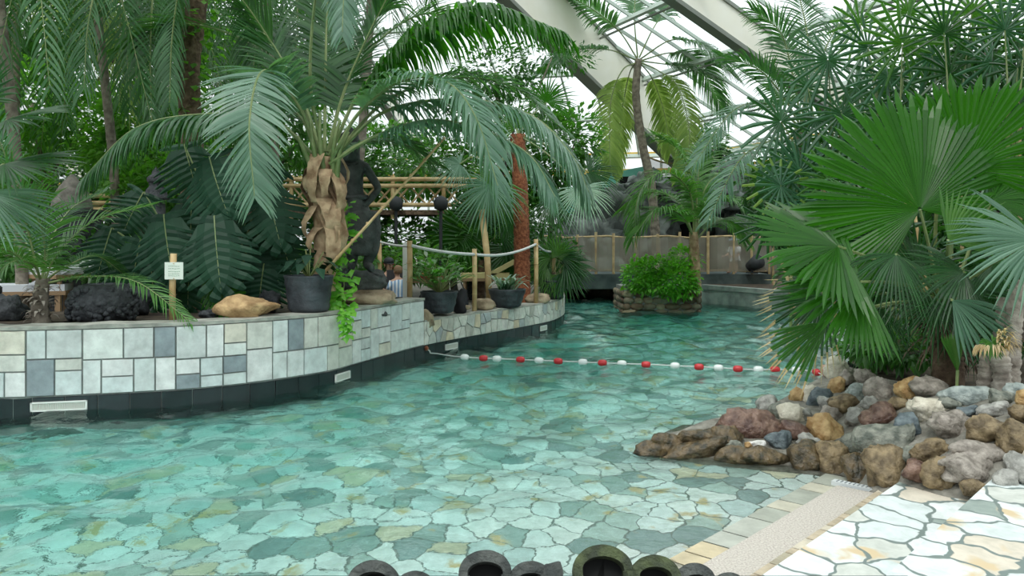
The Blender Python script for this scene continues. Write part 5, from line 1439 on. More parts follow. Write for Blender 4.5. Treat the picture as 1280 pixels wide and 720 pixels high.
YS = 11.2
def J(px, py, dy=0.0): return at(px, py, YS + dy)
stt = thing('statue', 'tall dark stone statue of a woman, hand on hip, on a carved rock', 'statue', J(452, 336))
q = YS / F
body = {
 'hip': (J(452, 276), (21 * q, 17 * q), None), 'waist': (J(444, 246), (12.5 * q, 11 * q), 'hip'), 'chest': (J(441, 222), (17 * q, 13 * q), 'waist'), 'shoulders': (J(440, 207), (15 * q, 9 * q), 'chest'),
 'neck': (J(439, 197), (5.5 * q, 5.5 * q), 'shoulders'), 'chin': (J(438, 189), (8 * q, 9 * q), 'neck'), 'head': (J(437, 178), (11 * q, 12 * q), 'chin'), 'crown': (J(437, 166), (7 * q, 8 * q), 'head'),
 'shr': (J(457, 209), 6.5 * q, 'shoulders'), 'elr': (J(474, 236, .1), 5.2 * q, 'shr'), 'wrr': (J(458, 255, -.05), 4.2 * q, 'elr'), 'har': (J(452, 260, -.1), (5 * q, 3 * q), 'wrr'),
 'shl': (J(423, 209), 6.5 * q, 'shoulders'), 'ell': (J(413, 235, .05), 5.2 * q, 'shl'), 'wrl': (J(418, 260, -.15), 4.0 * q, 'ell'), 'hal': (J(422, 268, -.2), (4.6 * q, 3 * q), 'wrl'),
 'thr': (J(464, 292), 13 * q, 'hip'), 'knr': (J(467, 310, -.05), 9.5 * q, 'thr'), 'anr': (J(458, 331, 0), 6 * q, 'knr'), 'tor': (J(466, 336, -.22), (6 * q, 4 * q), 'anr'),
 'thl': (J(444, 292), 13 * q, 'hip'), 'knl': (J(441, 312, -.08), 9.5 * q, 'thl'), 'anl': (J(440, 331, -.02), 6 * q, 'knl'), 'tol': (J(438, 336, -.24), (6 * q, 4 * q), 'anl'),
}
figure('body', body, MT['statue'], stt)
b = MB()   # hair and headdress, sarong folds, necklace
b.lathe(J(437, 182), [(.0, .27), (.05, .25), (.075, .20), (.12, .16), (.14, .08), (.15, 0), (.14, -.10), (.15, -.2), (.10, -.26)], 16, sx=1, sy=1); obj('hair', b, MT['statue'], stt, smooth=True)
b = MB()
pr = []
for k in range(15):
    t = k / 14; pr.append(((19 + 9 * math.sin(t * 2.2) - 9 * t) * q * (1 + .05 * (k % 2)), -t * .62))
b.lathe(J(453, 264), pr, 28, sy=.8, wob=.12); obj('sarong', b, MT['statue'], stt, smooth=True)
b = MB(); b.lathe(J(446, 250), [(.155, 0), (.175, .02), (.175, .05), (.155, .07)], 20, sy=.85); obj('belt', b, MT['statue'], stt, smooth=True)
b = MB()
for i in range(24):
    a = 2 * PI * i / 24; b.rock(J(440, 200) + V(.13 * math.cos(a), .10 * math.sin(a) - .02, -.03 - .04 * max(0, -math.sin(a))), (.035, .035, .035), i, .1, sub=4)
obj('necklace', b, MT['statue'], stt, smooth=True)
b = MB(); b.rock(J(438, 182, -.11), (.12, .10, .17), 2, .05, sub=8); b.rock(J(438, 183, -.17), (.03, .05, .06), 3, .05, sub=5)
for sx in (-1, 1): b.rock(J(438 + sx * 3.2, 180, -.155), (.035, .02, .016), 4, .02, sub=5)
b.rock(J(438, 187, -.155), (.05, .025, .016), 5, .02, sub=5); obj('face', b, MT['statue'], stt, smooth=True)
ped = thing('carved_rock_pedestal', 'rough carved grey rock pedestal under the stone statue', 'pedestal', at(453, 362, 11.1))
b = MB(); b.rock(at(453, 350, 11.15), (.68, .62, .34), 4, .22, sub=16, freq=2.4); obj('rock', b, MT['statue'], ped, smooth=True)
b = MB(); b.rock(at(428, 345, 10.95), (.20, .24, .22), 8, .5, sub=12, freq=3); obj('carved_claw', b, MT['statue'], ped, smooth=True)
bl = MB(); bl.rock(at(459, 374, 11.0), (.80, .72, .30), 12, .22, sub=16, freq=1.6)
tag(obj('boulder', bl, MT['brown_rock'], smooth=True, loc=at(459, 386, 11.0)), 'flat brown boulder lying on the wall top under the statue pedestal', 'boulder')
bl = MB(); bl.rock(at(454, 392, 11.0), (.7, .6, .16), 14, .2, sub=10); tag(obj('boulder', bl, MT['statue'], smooth=True, loc=at(454, 400, 11)), 'low grey footing stone beneath the flat brown boulder', 'boulder')

# ---------- vine with heart leaves climbing between trunk and statue and hanging down the wall
vn = thing('pothos_vine', 'bright green climbing vine between the palm trunk and the statue, trailing down the wall', 'vine', at(430, 388, 10.3))
b = MB(); line = spline(pp((426, 258, 10.5), (430, 290, 10.4), (420, 325, 10.3), (430, 355, 10.2), (424, 378, 10.0), (432, 394, 9.75), (436, 416, 9.70)), 40)
b.tube(line, .008, 5); obj('stem', b, MT['stem'], vn)
b = MB()
for i in range(230):
    t = rng.random(); p = line[min(39, int(t * 40))]; sp_ = .19 if t < .75 else .06
    a = rng.uniform(0, 2 * PI); c = p + V(rng.uniform(-sp_, sp_), rng.uniform(-.12, .04), rng.uniform(-.08, .08))
    s_ = rng.uniform(.7, 1.3) * (1 if t < .75 else .6)
    simple_leaf(b, c, V(math.cos(a), -.4, rng.uniform(-.8, .3)), .13 * s_, .10 * s_, V(0, -.6, 1), bend=.2)
obj('leaves', b, MT['pothos'], vn)
# yellow-white long pole leaning across the statue
b = MB(); b.tube([at(402, 344, 9.85), at(484, 254, 10.3), at(556, 172, 10.8)], [.022, .019, .015], 8)
for k in range(9):
    p = at(402, 344, 9.85).lerp(at(556, 172, 10.8), k / 8.5); d_ = (at(556, 172, 10.8) - at(402, 344, 9.85)).normalized() * .012
    b.tube([p - d_, p + d_], .026, 8)
tag(obj('bamboo_pole', b, MT['bamboo'], smooth=True, loc=at(402, 344, 9.85)), 'long bamboo pole leaning out of the dark pot across the statue', 'pole')

# ---------- pots and stones on the wall
def pot(name, label, px, py_base, py_top, wpx, Y, m, taper=.82, ribs=0, group=None, seed=0):
    base = at(px, py_base, Y); h = (py_base - py_top) * Y / F; r = wpx * Y / F / 2
    t = thing(name, label, 'pot', base, group)
    b = MB(); pr_ = [(r * taper * .9, 0), (r * taper, .015)]
    for k in range(1, 9): pr_.append((r * (taper + (1 - taper) * (k / 8) ** .7) * (1 + .02 * math.sin(k * 2 + seed)), h * k / 9))
    pr_ += [(r * 1.03, h * .95), (r * 1.03, h), (r * .9, h), (r * .88, h * .86)]
    b.lathe(base, pr_, 28, wob=.03); obj('body', b, m, t, smooth=True)
    b = MB(); b.lathe(base + V(0, 0, h * .84), [(r * .89, 0), (r * .5, .03), (0.0, .04)], 20, wob=.05); obj('potting_soil', b, MT['soil'], t)
    return base, h, r
pb, ph_, pr0 = pot('plant_pot', 'broad charcoal stone pot in front of the coconut palm', 386, 389, 344, 58, 9.75, MT['pot_dark'], .84)
hp = thing('foliage_plant', 'dark broad leaved plant growing in the charcoal stone pot', 'plant', pb + V(0, 0, ph_ * .84))
for k in range(16):
    a = rng.uniform(0, 2 * PI); d_ = V(math.cos(a), math.sin(a) * .7, rng.uniform(.5, 1.6)).normalized(); ln = rng.uniform(.22, .42); q0 = pb + V(0, 0, ph_ * .9); q1 = q0 + d_ * ln
    b = MB(); b.tube([q0, q1], .008, 5, 1); simple_leaf(b, q1, V(math.cos(a), math.sin(a), -.2), .24, .13, V(0, 0, 1), bend=.4); obj('leaf', b, [MT['monstera'], MT['stem']], hp)

bl = MB(); bl.rock(at(307, 385, 9.15), (.70, .42, .30), 21, .20, sub=16, freq=1.5, rz=.1)
tag(obj('boulder', bl, MT['tan_rock'], smooth=True, loc=at(307, 400, 9.15)), 'rounded tan boulder lying on the coping beside the charcoal pot', 'boulder')
# lava stone bowl with knobbly surface
t = thing('lava_stone_pot', 'round knobbly black lava stone pot behind the young palm frond', 'pot', at(129, 402, 9.1))
b = MB(); b.lathe(at(129, 402, 9.1), [(.22, 0), (.31, .05), (.355, .14), (.36, .24), (.32, .35), (.26, .42), (.22, .43), (.20, .38)], 40, wob=.12)
for i in range(190):
    a = rng.uniform(0, 2 * PI); z = rng.uniform(.04, .38); r = .34 + .02 * math.sin(z * 12); r *= 1 - abs(z - .2) ** 2 * 2.2
    b.rock(at(129, 402, 9.1) + V(r * math.cos(a), r * math.sin(a), z), (.07, .07, .06), i, .3, sub=4)
obj('body', b, MT['dark_stone'], t, smooth=True)
for k, (px, py, w, h, Y, lab) in enumerate([(8, 388, .5, .32, 9.3, 'dark lava boulder on the bed at the left edge'), (168, 378, .4, .4, 9.9, 'dark lava boulder behind the knobbly pot'),
    (262, 392, .25, .12, 9.6, 'small dark stone under the monstera by the tan boulder'), (335, 376, .34, .34, 10.2, 'dark rough stone between the tan boulder and the charcoal pot'), (-30, 360, .6, .5, 9.8, 'dark boulder beyond the left edge')]):
    bl = MB(); bl.rock(at(px, py, Y), (w, w * .8, h), 30 + k, .3, sub=12, freq=2)
    tag(obj('boulder', bl, MT['dark_stone'], smooth=True, loc=at(px, py + 10, Y)), lab, 'boulder')

# ---------- little sign on a bamboo stake
sg = thing('sign_post', 'small white notice on a bamboo stake at the wall edge before the monstera', 'sign', at(216, 402, 8.95))
b = MB(); b.tube([at(215.5, 402, 8.95), at(215.5, 360, 8.95), at(217, 317, 8.95)], .036, 10); obj('stake', b, MT['bamboo'], sg, smooth=True)
b = MB(); c_ = at(217.5, 338.5, 8.89); b.box(c_, (.205, .008, .19)); pl = obj('notice_board', b, plain('white notice', (0.72, 0.78, 0.70), .5), sg)
b = MB()
def stroke(x, z, l): b.box(c_ + V(x, -.0055, z), (l, .002, .006))
for row, z in enumerate((.052, .024, -.008, -.034, -.056)):
    x = -.062
    while x < .06:
        l = rng.uniform(.010, .024); stroke(x + l / 2, z + rng.uniform(-.002, .002), l); x += l + .006
obj('lettering', b, plain('green grey print', (0.28, 0.40, 0.30), .6), pl)
b = MB(); b.tube([c_ + V(0, -.004, .08), c_ + V(0, -.014, .08)], .006, 6); b.tube([c_ + V(0, -.004, -.085), c_ + V(0, -.014, -.085)], .006, 6); obj('nail', b, MT['bamboo'], pl)

# ---------- rope barrier on bamboo posts along the low wall
PST = [(512, 301, 374, 12.4, .042), (593, 311, 386, 13.4, .040), (670, 299, 368, 15.2, .042), (692, 311, 352, 16.6, .040)]
rb = thing('rope_barrier', 'white rope strung over bamboo posts along the low curved wall', 'barrier', at(593, 386, 13.4))
tops = []
for px, y0, y1, Y, r in PST:
    b = MB(); p1 = at(px, y1, Y); p1.z = min(p1.z, .52 if px > 520 else .85); p0_ = at(px, y0, Y); b.tube([p1, p1.lerp(p0_, .5) + V(.006, 0, 0), p0_], r, 10)
    for k in (.3, .62, .9): c_ = p1.lerp(p0_, k); b.tube([c_ - V(0, 0, .008), c_ + V(0, 0, .008)], r * 1.1, 10)
    obj('post', b, MT['bamboo'], rb, smooth=True); tops.append(p0_)
def rope(a, b_, sag, r=.020):
    m = MB(); m.tube([a.lerp(b_, i / 14) - V(0, 0, sag * 4 * (i / 14) * (1 - i / 14)) for i in range(15)], r, 8); return obj('rope', m, MT['rope'], rb, smooth=True)
rope(at(474, 302, 14.6), at(512, 308, 12.38), .02); rope(at(514, 307, 12.38), at(593, 318, 13.38), .03, .026); rope(at(593, 318, 13.38), at(670, 305, 15.18), .09, .024); rope(at(670, 305, 15.2), at(692, 314, 16.6), .06, .022)
b = MB(); pq = at(476, 0, 14.6); b.tube([V(pq.x, 14.6, .46), at(474, 300, 14.6)], .04, 8); obj('post', b, MT['bamboo'], rb, smooth=True)
b = MB(); b.box(at(507, 345, 13.2), (.09, .06, 1.1)); tag(obj('marker_post', b, plain('white painted post', (.66, .68, .64), .6), loc=V(at(507, 0, 13.2).x, 13.2, .46)), 'thin white post behind the first bamboo post by the seated child', 'post')
# bamboo prop beside the windmill palm
b = MB(); q_ = at(611, 340, 15.6); q_.z = min(q_.z, 1.2); b.tube([V(at(612, 0, 15.0).x, 15.0, .46), at(609, 320, 15), at(602, 262, 15)], .06, 10)
tag(obj('bamboo_prop', b, MT['bamboo'], smooth=True, loc=V(at(612, 0, 15.0).x, 15.0, .46)), 'tall leaning bamboo prop before the red trunked palm', 'pole')

# three dark bowls with plants on the low wall
b1, h1, r1 = pot('plant_pot', 'low black bowl holding the lush peace lily beside the first bamboo post', 549, 391, 364, 46, 12.75, MT['pot_dark'], .72)
ly = thing('peace_lily', 'lush peace lily with glossy green leaves in a low black bowl', 'plant', b1 + V(0, 0, h1 * .85))
for k in range(98):
    a = rng.uniform(0, 2 * PI); el = rng.uniform(.35, 2.2); d_ = V(math.cos(a), math.sin(a), el).normalized(); ln = rng.uniform(.25, .68); q0 = b1 + V(0, 0, h1 * .9); q1 = q0 + d_ * ln
    b = MB(); b.tube([q0, q1], .005, 4, 1); e = leaflet(b, q1, V(math.cos(a), math.sin(a), .5), rng.uniform(.2, .32), .085, .8, V(0, 0, 1)); obj('leaf', b, [MT['lily'], MT['stem']], ly)
b = MB()
for hx, hy in ((534, 322), (530, 333)):
    h = at(hx, hy, 12.7); b.tube([b1 + V(0, 0, h1), h], .004, 4, 1); simple_leaf(b, h, V(-.3, -.1, 1), .16, .07, V(0, -1, 0), 0)
obj('white_spathe', b, [plain('white spathe', (.7, .74, .66), .5), MT['stem']], ly)
b2, h2, r2 = pot('plant_pot', 'low black bowl with silvery strap leaves between the two flat stones', 634, 384, 361, 46, 14.3, MT['pot_dark'], .66)
al = thing('bromeliad', 'silvery strap leaved plant in a low black bowl between flat stones', 'plant', b2 + V(0, 0, h2 * .85))
for k in range(44):
    a = rng.uniform(0, 2 * PI); b = MB(); leaflet(b, b2 + V(rng.uniform(-.14, .14), 0, h2 * .9), V(math.cos(a), math.sin(a), rng.uniform(.7, 2)), rng.uniform(.36, .62), .06, 1.1, V(0, 0, 1)); obj('leaf', b, MT['aloe'] if k % 3 else MT['lady'], al)
b3, h3, r3 = pot('plant_pot', 'dark round tub at the end of the curved wall holding a low palm', 690, 374, 350, 34, 16.4, MT['pot_dark'], .75)
fans = []
for (dx, dy, fr_, Rp) in [(-1, -.3, -.3, 30), (1, -.4, -.2, 42), (.2, -1, 0, 36), (-.5, -.9, -.2, 34), (.8, .4, -.4, 36), (-.8, .5, -.4, 30), (.6, -.9, 0, 36), (0, .6, -.8, 30), (1.0, .05, -.1, 40)]:
    h = at(694 + dx * 12, 335 + dy * 14, 16.3); fans.append(dict(hub=h, A=aim(h, (dx, dy), fr_), N=(0, -.8, 1), R=Rp * 16.4 / F, nseg=26, span=230, split=.5, droop=.35, petiole=b3 + V(0, 0, h3 * .9), pr=.009, mat=MT['lady_green' if dx < .3 else 'fan_dark']))
fan_palm('potted_fan_palm', 'low dark fan palm growing in the tub at the end of the wall', [b3 + V(0, 0, h3 * .8), at(692, 340, 16.35)], .05, .04, MT['bark_brown'], fans, [MT['fan_dark']])
for px, py, w, h, Y, lab in [(606, 380, .44, .22, 13.9, 'rounded sandy flat stone on the low wall beside the second bamboo post'), (670, 373, .52, .22, 15.4, 'long flat sandy stone on the low wall before the third bamboo post'),
                             (580, 384, .24, .10, 13.3, 'thin flat sandy stone tucked beside the second bamboo post')]:
    bl = MB(); bl.rock(at(px, py, Y), (w, w * .8, h), px, .14, sub=12, freq=1.3); tag(obj('boulder', bl, MT['brown_rock'], smooth=True, loc=at(px, py + 8, Y)), lab, 'boulder')
# broken step stone where the wall drops
bl = MB(); p, T, N = wall_at(S_STEP + .12); bl.rock(p - N * .10 + V(0, 0, .56), (.42, .30, .30), 5, .25, sub=10); tag(obj('boulder', bl, MT['brown_rock'], smooth=True, loc=p + V(0, 0, .5)), 'rough pale rock where the tall wall steps down to the low wall', 'boulder')

# ---------- people on the terrace
skin = plain('skin', (0.55, 0.33, 0.24), .55); hairm = plain('light brown hair', (0.20, 0.12, 0.06), .7)
capm = plain('dark cap', (0.03, 0.035, 0.04), .7)
m_st, nt, out = newmat('blue striped shirt'); tcx = nt.nodes.new('ShaderNodeTexCoord'); wv_ = nd(nt, 'ShaderNodeTexWave', Scale=5.5, Distortion=1.0)
nt.links.new(tcx.outputs['Object'], wv_.inputs['Vector']); rpx = ramp(nt, [(.45, (.80, .84, .88)), (.6, (.22, .38, .60))]); nt.links.new(wv_.outputs['Fac'], rpx.inputs[0])
pb_ = nt.nodes.new('ShaderNodeBsdfPrincipled'); nt.links.new(rpx.outputs[0], pb_.inputs['Base Color']); pb_.inputs['Roughness'].default_value = .8; nt.links.new(pb_.outputs[0], out.inputs['Surface'])
def person(label, px, py_head, Y, hr, face_dir, shirt, hat=None, seat=True, hair_m=None, lean=0.0, scale=1.0, stand=None):
    hd = at(px, py_head, Y); s = scale; f = Vector(face_dir).normalized(); S = Vector((-f.y, f.x, 0)); Z = V(0, 0, 1)
    def P(x, y, z): return hd + S * (x * s) + f * (y * s) + Z * (z * s)
    foot = -1.30 if seat else -1.02
    t = thing('person', label, 'person', V(hd.x, hd.y, stand if stand is not None else .46))
    g0 = t.location.z - hd.z
    j = {'hip': (P(0, -.06 - lean, -.62), (.14 * s, .11 * s), None), 'belly': (P(0, -.05 - lean * .7, -.47), (.12 * s, .095 * s), 'hip'), 'chest': (P(0, -.03 - lean * .4, -.32), (.14 * s, .10 * s), 'belly'),
         'neck0': (P(0, -.02, -.19), (.08 * s, .06 * s), 'chest'), 'neck': (P(0, 0, -.13), .045 * s, 'neck0'), 'jaw': (P(0, .03, -.06), (.062 * s, .07 * s), 'neck'), 'head': (P(0, .01, .02), (.078 * s, .092 * s), 'jaw'), 'top': (P(0, 0, .085), (.055 * s, .065 * s), 'head')}
    kn = .42 if seat else .04
    for sg, n in ((-1, 'r'), (1, 'l')):
        j['sh' + n] = (P(sg * .16, -.02, -.23), .052 * s, 'neck0'); j['el' + n] = (P(sg * .22, .05, -.46), .038 * s, 'sh' + n)
        j['wr' + n] = (P(sg * .15, .26, -.50), .027 * s, 'el' + n); j['pa' + n] = (P(sg * .13, .33, -.50), (.036 * s, .018 * s), 'wr' + n)
        for k in range(4):
            j['f%d%s' % (k, n)] = (P(sg * .13 + (k - 1.5) * .02, .38 - abs(k - 1.2) * .006, -.51), .009 * s, 'pa' + n)
            j['g%d%s' % (k, n)] = (P(sg * .13 + (k - 1.5) * .021, .415 - abs(k - 1.2) * .01, -.53), .008 * s, 'f%d%s' % (k, n))
        j['th' + n] = (P(sg * .13 - sg * .045, .345, -.50), .010 * s, 'pa' + n)
        j['le' + n] = (P(sg * .09, kn * .3, -.66), (.085 * s), 'hip'); j['kn' + n] = (P(sg * .11, kn, -.66 if seat else -.66 - .20), .058 * s, 'le' + n)
        zf = g0 / s + .05
        j['an' + n] = (P(sg * .11, kn + .02, zf), .038 * s, 'kn' + n); j['to' + n] = (P(sg * .12, kn + .16, zf - .02), (.036 * s, .024 * s), 'an' + n)
    figure('body', j, skin, t)
    # shirt: a shell lathe around the torso that follows it
    b = MB(); vs = []; K = 18
    rows = [(.10, -.18, .02, .07), (.185, -.22, 0, .085), (.175, -.32, 0, .125), (.15, -.45, -.2, .125), (.16, -.56, -.6, .135), (.175, -.66, -1, .145)]
    for (rx, z, ly_, ry) in rows:
        for k in range(K):
            a = 2 * PI * k / K; vs.append(P(rx * math.cos(a), ry * math.sin(a) - .03 - lean * (.3 - ly_ * .5), z))
    b.add(vs, [(r_ * K + k, r_ * K + (k + 1) % K, (r_ + 1) * K + (k + 1) % K, (r_ + 1) * K + k) for r_ in range(5) for k in range(K)])
    obj('shirt', b, shirt, t, smooth=True)
    for sg in (-1, 1):
        b = MB(); b.tube([P(sg * .14, -.02, -.22), P(sg * .19, .01, -.34), P(sg * .205, .03, -.40)], [.068 * s, .06 * s, .06 * s], 10); obj('sleeve', b, shirt, t, smooth=True)
        b = MB(); b.tube([P(sg * .08, -.04, -.64), P(sg * .10, kn * .6, -.66 if seat else -.74)], [.105 * s, .09 * s], 10); obj('trouser_leg', b, capm, t, smooth=True)
    b = MB(); b.lathe(P(0, -.012, .0), [(.0, .135 * s), (.05 * s, .125 * s), (.083 * s, .085 * s), (.093 * s, .02 * s), (.088 * s, -.03 * s), (.07 * s, -.05 * s)], 18, sy=1.08, wob=.03)
    hh = obj('hair', b, hair_m or hairm, t, smooth=True)
    for v in hh.data.vertices:  # keep the face free
        w = Vector(v.co) + t.location - hd
        if w.dot(f) > .045 * s and w.z < .06 * s: v.co -= f * .07 * s
    b = MB(); b.rock(P(0, .108, -.015), (.022 * s, .022 * s, .04 * s), 1, .05, sub=5)
    for sg in (-1, 1): b.rock(P(sg * .085, .0, -.01), (.02 * s, .04 * s, .06 * s), 2, .05, sub=5)
    obj('nose_and_ears', b, skin, t, smooth=True)
    b = MB()
    for sg in (-1, 1): b.rock(P(sg * .032, .098, .01), (.022 * s, .012 * s, .011 * s), 1, .0, sub=5)
    b.rock(P(0, .10, -.055), (.045 * s, .012 * s, .010 * s), 1, .0, sub=5); obj('eyes_and_mouth', b, plain('dark eyes and lips', (.12, .05, .04), .5), t)
    if hat:
        b = MB(); b.lathe(P(0, 0, .03), [(.0, .12 * s), (.06 * s, .115 * s), (.10 * s, .07 * s), (.108 * s, .0)], 20); 
        vs = []; 
        for k in range(9):
            a = PI * k / 8; vs += [P(.10 * math.cos(a), .10 * math.sin(a), .035), P(.10 * math.cos(a), .10 * math.sin(a) + .08 * math.sin(a), .025)]
        if hat != 'sun': b.add(vs, [(2 * k, 2 * k + 2, 2 * k + 3, 2 * k + 1) for k in range(8)])
        else: b.lathe(P(0, 0, .03), [(.10 * s, 0), (.22 * s, -.03 * s), (.225 * s, -.04 * s)], 24)
        obj('cap' if hat != 'sun' else 'sun_hat', b, capm if hat != 'sun' else plain('blue hat', (.14, .24, .42), .8), t, smooth=True)
    return t
def seat_under(label, px, Y, colr, z=.86):
    c_ = V(at(px, 0, Y).x, Y, .46); t = thing('terrace_chair', label, 'chair', c_)
    mm = plain('chair plastic', colr, .5)
    b = MB(); b.box(c_ + V(0, 0, z - .46 - .03), (.46, .44, .04)); obj('seat', b, mm, t)
    for sx in (-1, 1):
        for sy in (-1, 1): b = MB(); b.tube([c_ + V(sx * .2, sy * .19, 0), c_ + V(sx * .2, sy * .19, z - .5)], .018, 7); obj('leg', b, mm, t)
    b = MB(); b.box(c_ + V(0, .22, z - .46 + .26), (.44, .03, .34)); obj('backrest', b, mm, t)
    return t
person('child in a blue and white striped shirt seated beside the first bamboo post', 497, 339, 13.6, .09, (-.6, .8, 0), m_st, scale=.78)
person('seated adult wearing a dark cap, facing the child in the striped shirt', 486, 331, 14.6, .1, (.5, -.85, 0), plain('dark shirt', (.05, .05, .06), .8), hat='cap', scale=.92)
person('small figure in a wide blue sun hat and white top standing behind the bridge netting', 918, 300, 23.5, .1, (-.8, -.5, 0), plain('white top', (.7, .72, .74), .8), hat='sun', seat=False, scale=.95, stand=.77)
seat_under('dark terrace chair under the fair haired child behind the wall', 497, 13.66, (.05, .05, .055), z=.80)
seat_under('dark terrace chair under the adult with the dark cap', 486, 14.65, (.05, .05, .055), z=.76)
# sunbeds and bags glimpsed behind the pots
def lounger(label, px, Y, top, colr, rz=0.0, L_=1.8, z=.86):
    c_ = V(at(px, 0, Y).x, Y, .46); t = thing('sun_lounger', label, 'sun lounger', c_, 'sun loungers on the terrace')
    wd = plain('lounger wood', (.30, .20, .11), .6)
    M3 = Matrix.Rotation(rz, 3, 'Z')
    b = MB(); b.box(c_ + V(0, 0, z - .46 - .10), (L_, .62, .06), rz); obj('frame', b, wd, t)
    b = MB(); b.box(c_ + V(0, 0, z - .46 - .02), (L_ * .98, .60, .10), rz); obj('mattress', b, plain('mattress ' + label[:8], colr, .8), t)
    b = MB(); b.box(c_ + M3 @ V(L_ * .33, 0, z - .46 + .12), (.6, .6, .09), rot=M3 @ Matrix.Rotation(-.5, 3, 'Y')); obj('headrest', b, plain('headrest ' + label[:8], colr, .8), t)
    for sx in (-1, 1):
        for sy in (-1, 1): p_ = c_ + M3 @ V(sx * L_ * .42, sy * .26, 0); b = MB(); b.beam(p_, p_ + V(0, 0, z - .58), .05, .05); obj('leg', b, wd, t)
    return t
lounger('sun lounger with a red towel behind the peace lily', 520, 15.2, 0, (.55, .05, .07), 3.3, 1.0, 1.08)
lounger('sun lounger with a pale yellow cushion behind the second bamboo post', 607, 16.4, 0, (.66, .58, .28), 0, 1.0, 1.05)
lounger('sun lounger with white towel at the far left behind the young palm', 18, 12.0, 0, (.62, .66, .70), .3, 1.5, 1.06)
lounger('sun lounger with white cushion seen through the young palm fronds', 95, 12.5, 0, (.70, .72, .74), 1.2, 1.2, 1.3)
for k, (px, py, w, h, Y, lab) in enumerate([(531, 378, .34, .36, 12.95, 'black bag slumped left of the peace lily bowl'), (574, 372, .34, .46, 13.3, 'black bag slumped right of the peace lily bowl')]):
    c_ = at(px, py, Y); c_.z = .50 + h / 2; t = thing('bag', lab, 'bag', c_ - V(0, 0, h / 2))
    b = MB(); b.rock(c_, (w, w * .7, h), k + 2, .2, sub=12, freq=2); obj('body', b, plain('black fabric', (.012, .012, .016), .7), t, smooth=True)
    b = MB(); b.tube([c_ + V(-w * .25, 0, h * .4), c_ + V(-w * .1, 0, h * .68), c_ + V(w * .1, 0, h * .68), c_ + V(w * .25, 0, h * .4)], .012, 6); obj('strap', b, plain('strap', (.03, .03, .035), .6), t)

# ---------- bamboo footbridge in the background
def bridge(label, px0, px1, Y, ytop, ybot):
    a, c_ = at(px0, ybot, Y), at(px1, ybot, Y); t = thing('bamboo_footbridge', label, 'footbridge', V(a.x, Y, .46)); z1 = at(0, ytop, Y).z; z0 = a.z; L_ = c_.x - a.x
    b = MB(); b.box(((a.x + c_.x) / 2, Y + .7, z0 - .06), (L_, 1.5, .10)); obj('deck', b, MT['bark_brown'], t)
    for z in (z1, z1 - .14, z0 + .10):
        b = MB(); b.tube([V(a.x, Y, z), V(c_.x, Y, z)], .045, 8); obj('rail', b, MT['bamboo'], t)
    n = int(L_ / 1.0)
    for i in range(n + 1):
        x = a.x + L_ * i / n; b = MB(); b.tube([V(x, Y + .02, z0 - .2), V(x, Y + .02, z1 + .08)], .045, 8); obj('post', b, MT['bamboo'], t)
        if i < n:
            b = MB()
            for k in range(3):
                xa, xb = x + L_ / n * k / 3, x + L_ / n * (k + 1) / 3
                b.tube([V(xa, Y + .05, z0 + .1), V(xb, Y + .05, z1 - .14)], .022, 5); b.tube([V(xb, Y + .07, z0 + .1), V(xa, Y + .07, z1 - .14)], .022, 5)
            obj('lattice', b, MT['bamboo_rail'], t)
        if i % 2 == 0:
            b = MB(); b.tube([V(x, Y + .4, .45), V(x, Y + .4, z0)], .09, 8); obj('support', b, MT['bark_brown'], t)
    return t
bridge('raised bamboo footbridge with crossed lattice railing behind the statue', 300, 618, 17.0, 224, 262)
bridge('raised bamboo walkway at the far left behind the pointed stone finial', 20, 190, 16.0, 245, 268)

# ---------- stone finials, lantern and dark garden ornaments
t = thing('stone_finial', 'pointed ribbed grey stone finial on a dark block in the left background', 'ornament', V(at(90, 0, 13.5).x, 13.5, .46))
c_ = V(at(90, 0, 13.5).x, 13.5, at(0, 262, 13.5).z)
b = MB(); pr_ = []
for k in range(15):
    u = k / 14; pr_.append(((.30 * (1 - u ** 2.0) + .012) * (1 + (.03 if k % 2 else 0)), .60 * u))
b.lathe(c_, pr_, 24); obj('cone', b, plain('ribbed grey stone', (.14, .13, .11), .85, col2=(.27, .25, .22), scale=9, bump=.6), t, smooth=True)
b = MB(); b.box((c_.x, c_.y, (c_.z + .46) / 2), (.66, .66, c_.z - .46)); b.box((c_.x, c_.y, c_.z - .03), (.74, .74, .07)); obj('plinth', b, MT['dark_stone'], t)
def lantern(label, px, ytop, ybot, Y, wpx):
    x = at(px, 0, Y).x; zb = at(0, ybot, Y).z; zt_ = at(0, ytop, Y).z; h = zt_ - zb; r = wpx * Y / F / 2
    t = thing('stone_lantern', label, 'lantern', V(x, Y, .46))
    b = MB(); b.lathe(V(x, Y, zb), [(r, 0), (r * 1.05, h * .05), (r * .85, h * .16), (r * .75, h * .3), (r * .5, h * .42), (r * .55, h * .5)], 6); obj('roof', b, MT['dark_stone'], t)
    b = MB(); b.lathe(V(x, Y, zb + h * .5), [(r * .50, 0), (r * .62, h * .06), (r * .62, h * .16), (r * .45, h * .22), (r * .3, h * .26), (r * .28, h * .34), (r * .1, h * .44), (0, h * .5)], 18); obj('finial', b, MT['dark_stone'], t, smooth=True)
    b = MB(); b.lathe(V(x, Y, .46), [(r * .8, 0), (r * .7, .1), (r * .42, .25), (r * .38, max(.3, zb - .46 - .45)), (r * .7, max(.4, zb - .46 - .35)), (r * .62, zb - .46)], 12); obj('pedestal', b, MT['dark_stone'], t, smooth=True)
lantern('dark stone lantern top silhouetted against yellow green leaves left of the monstera', 195, 208, 250, 11.8, 34)
lantern('dark stone lantern behind the bamboo prop near the red trunk', 590, 262, 330, 17.2, 40)
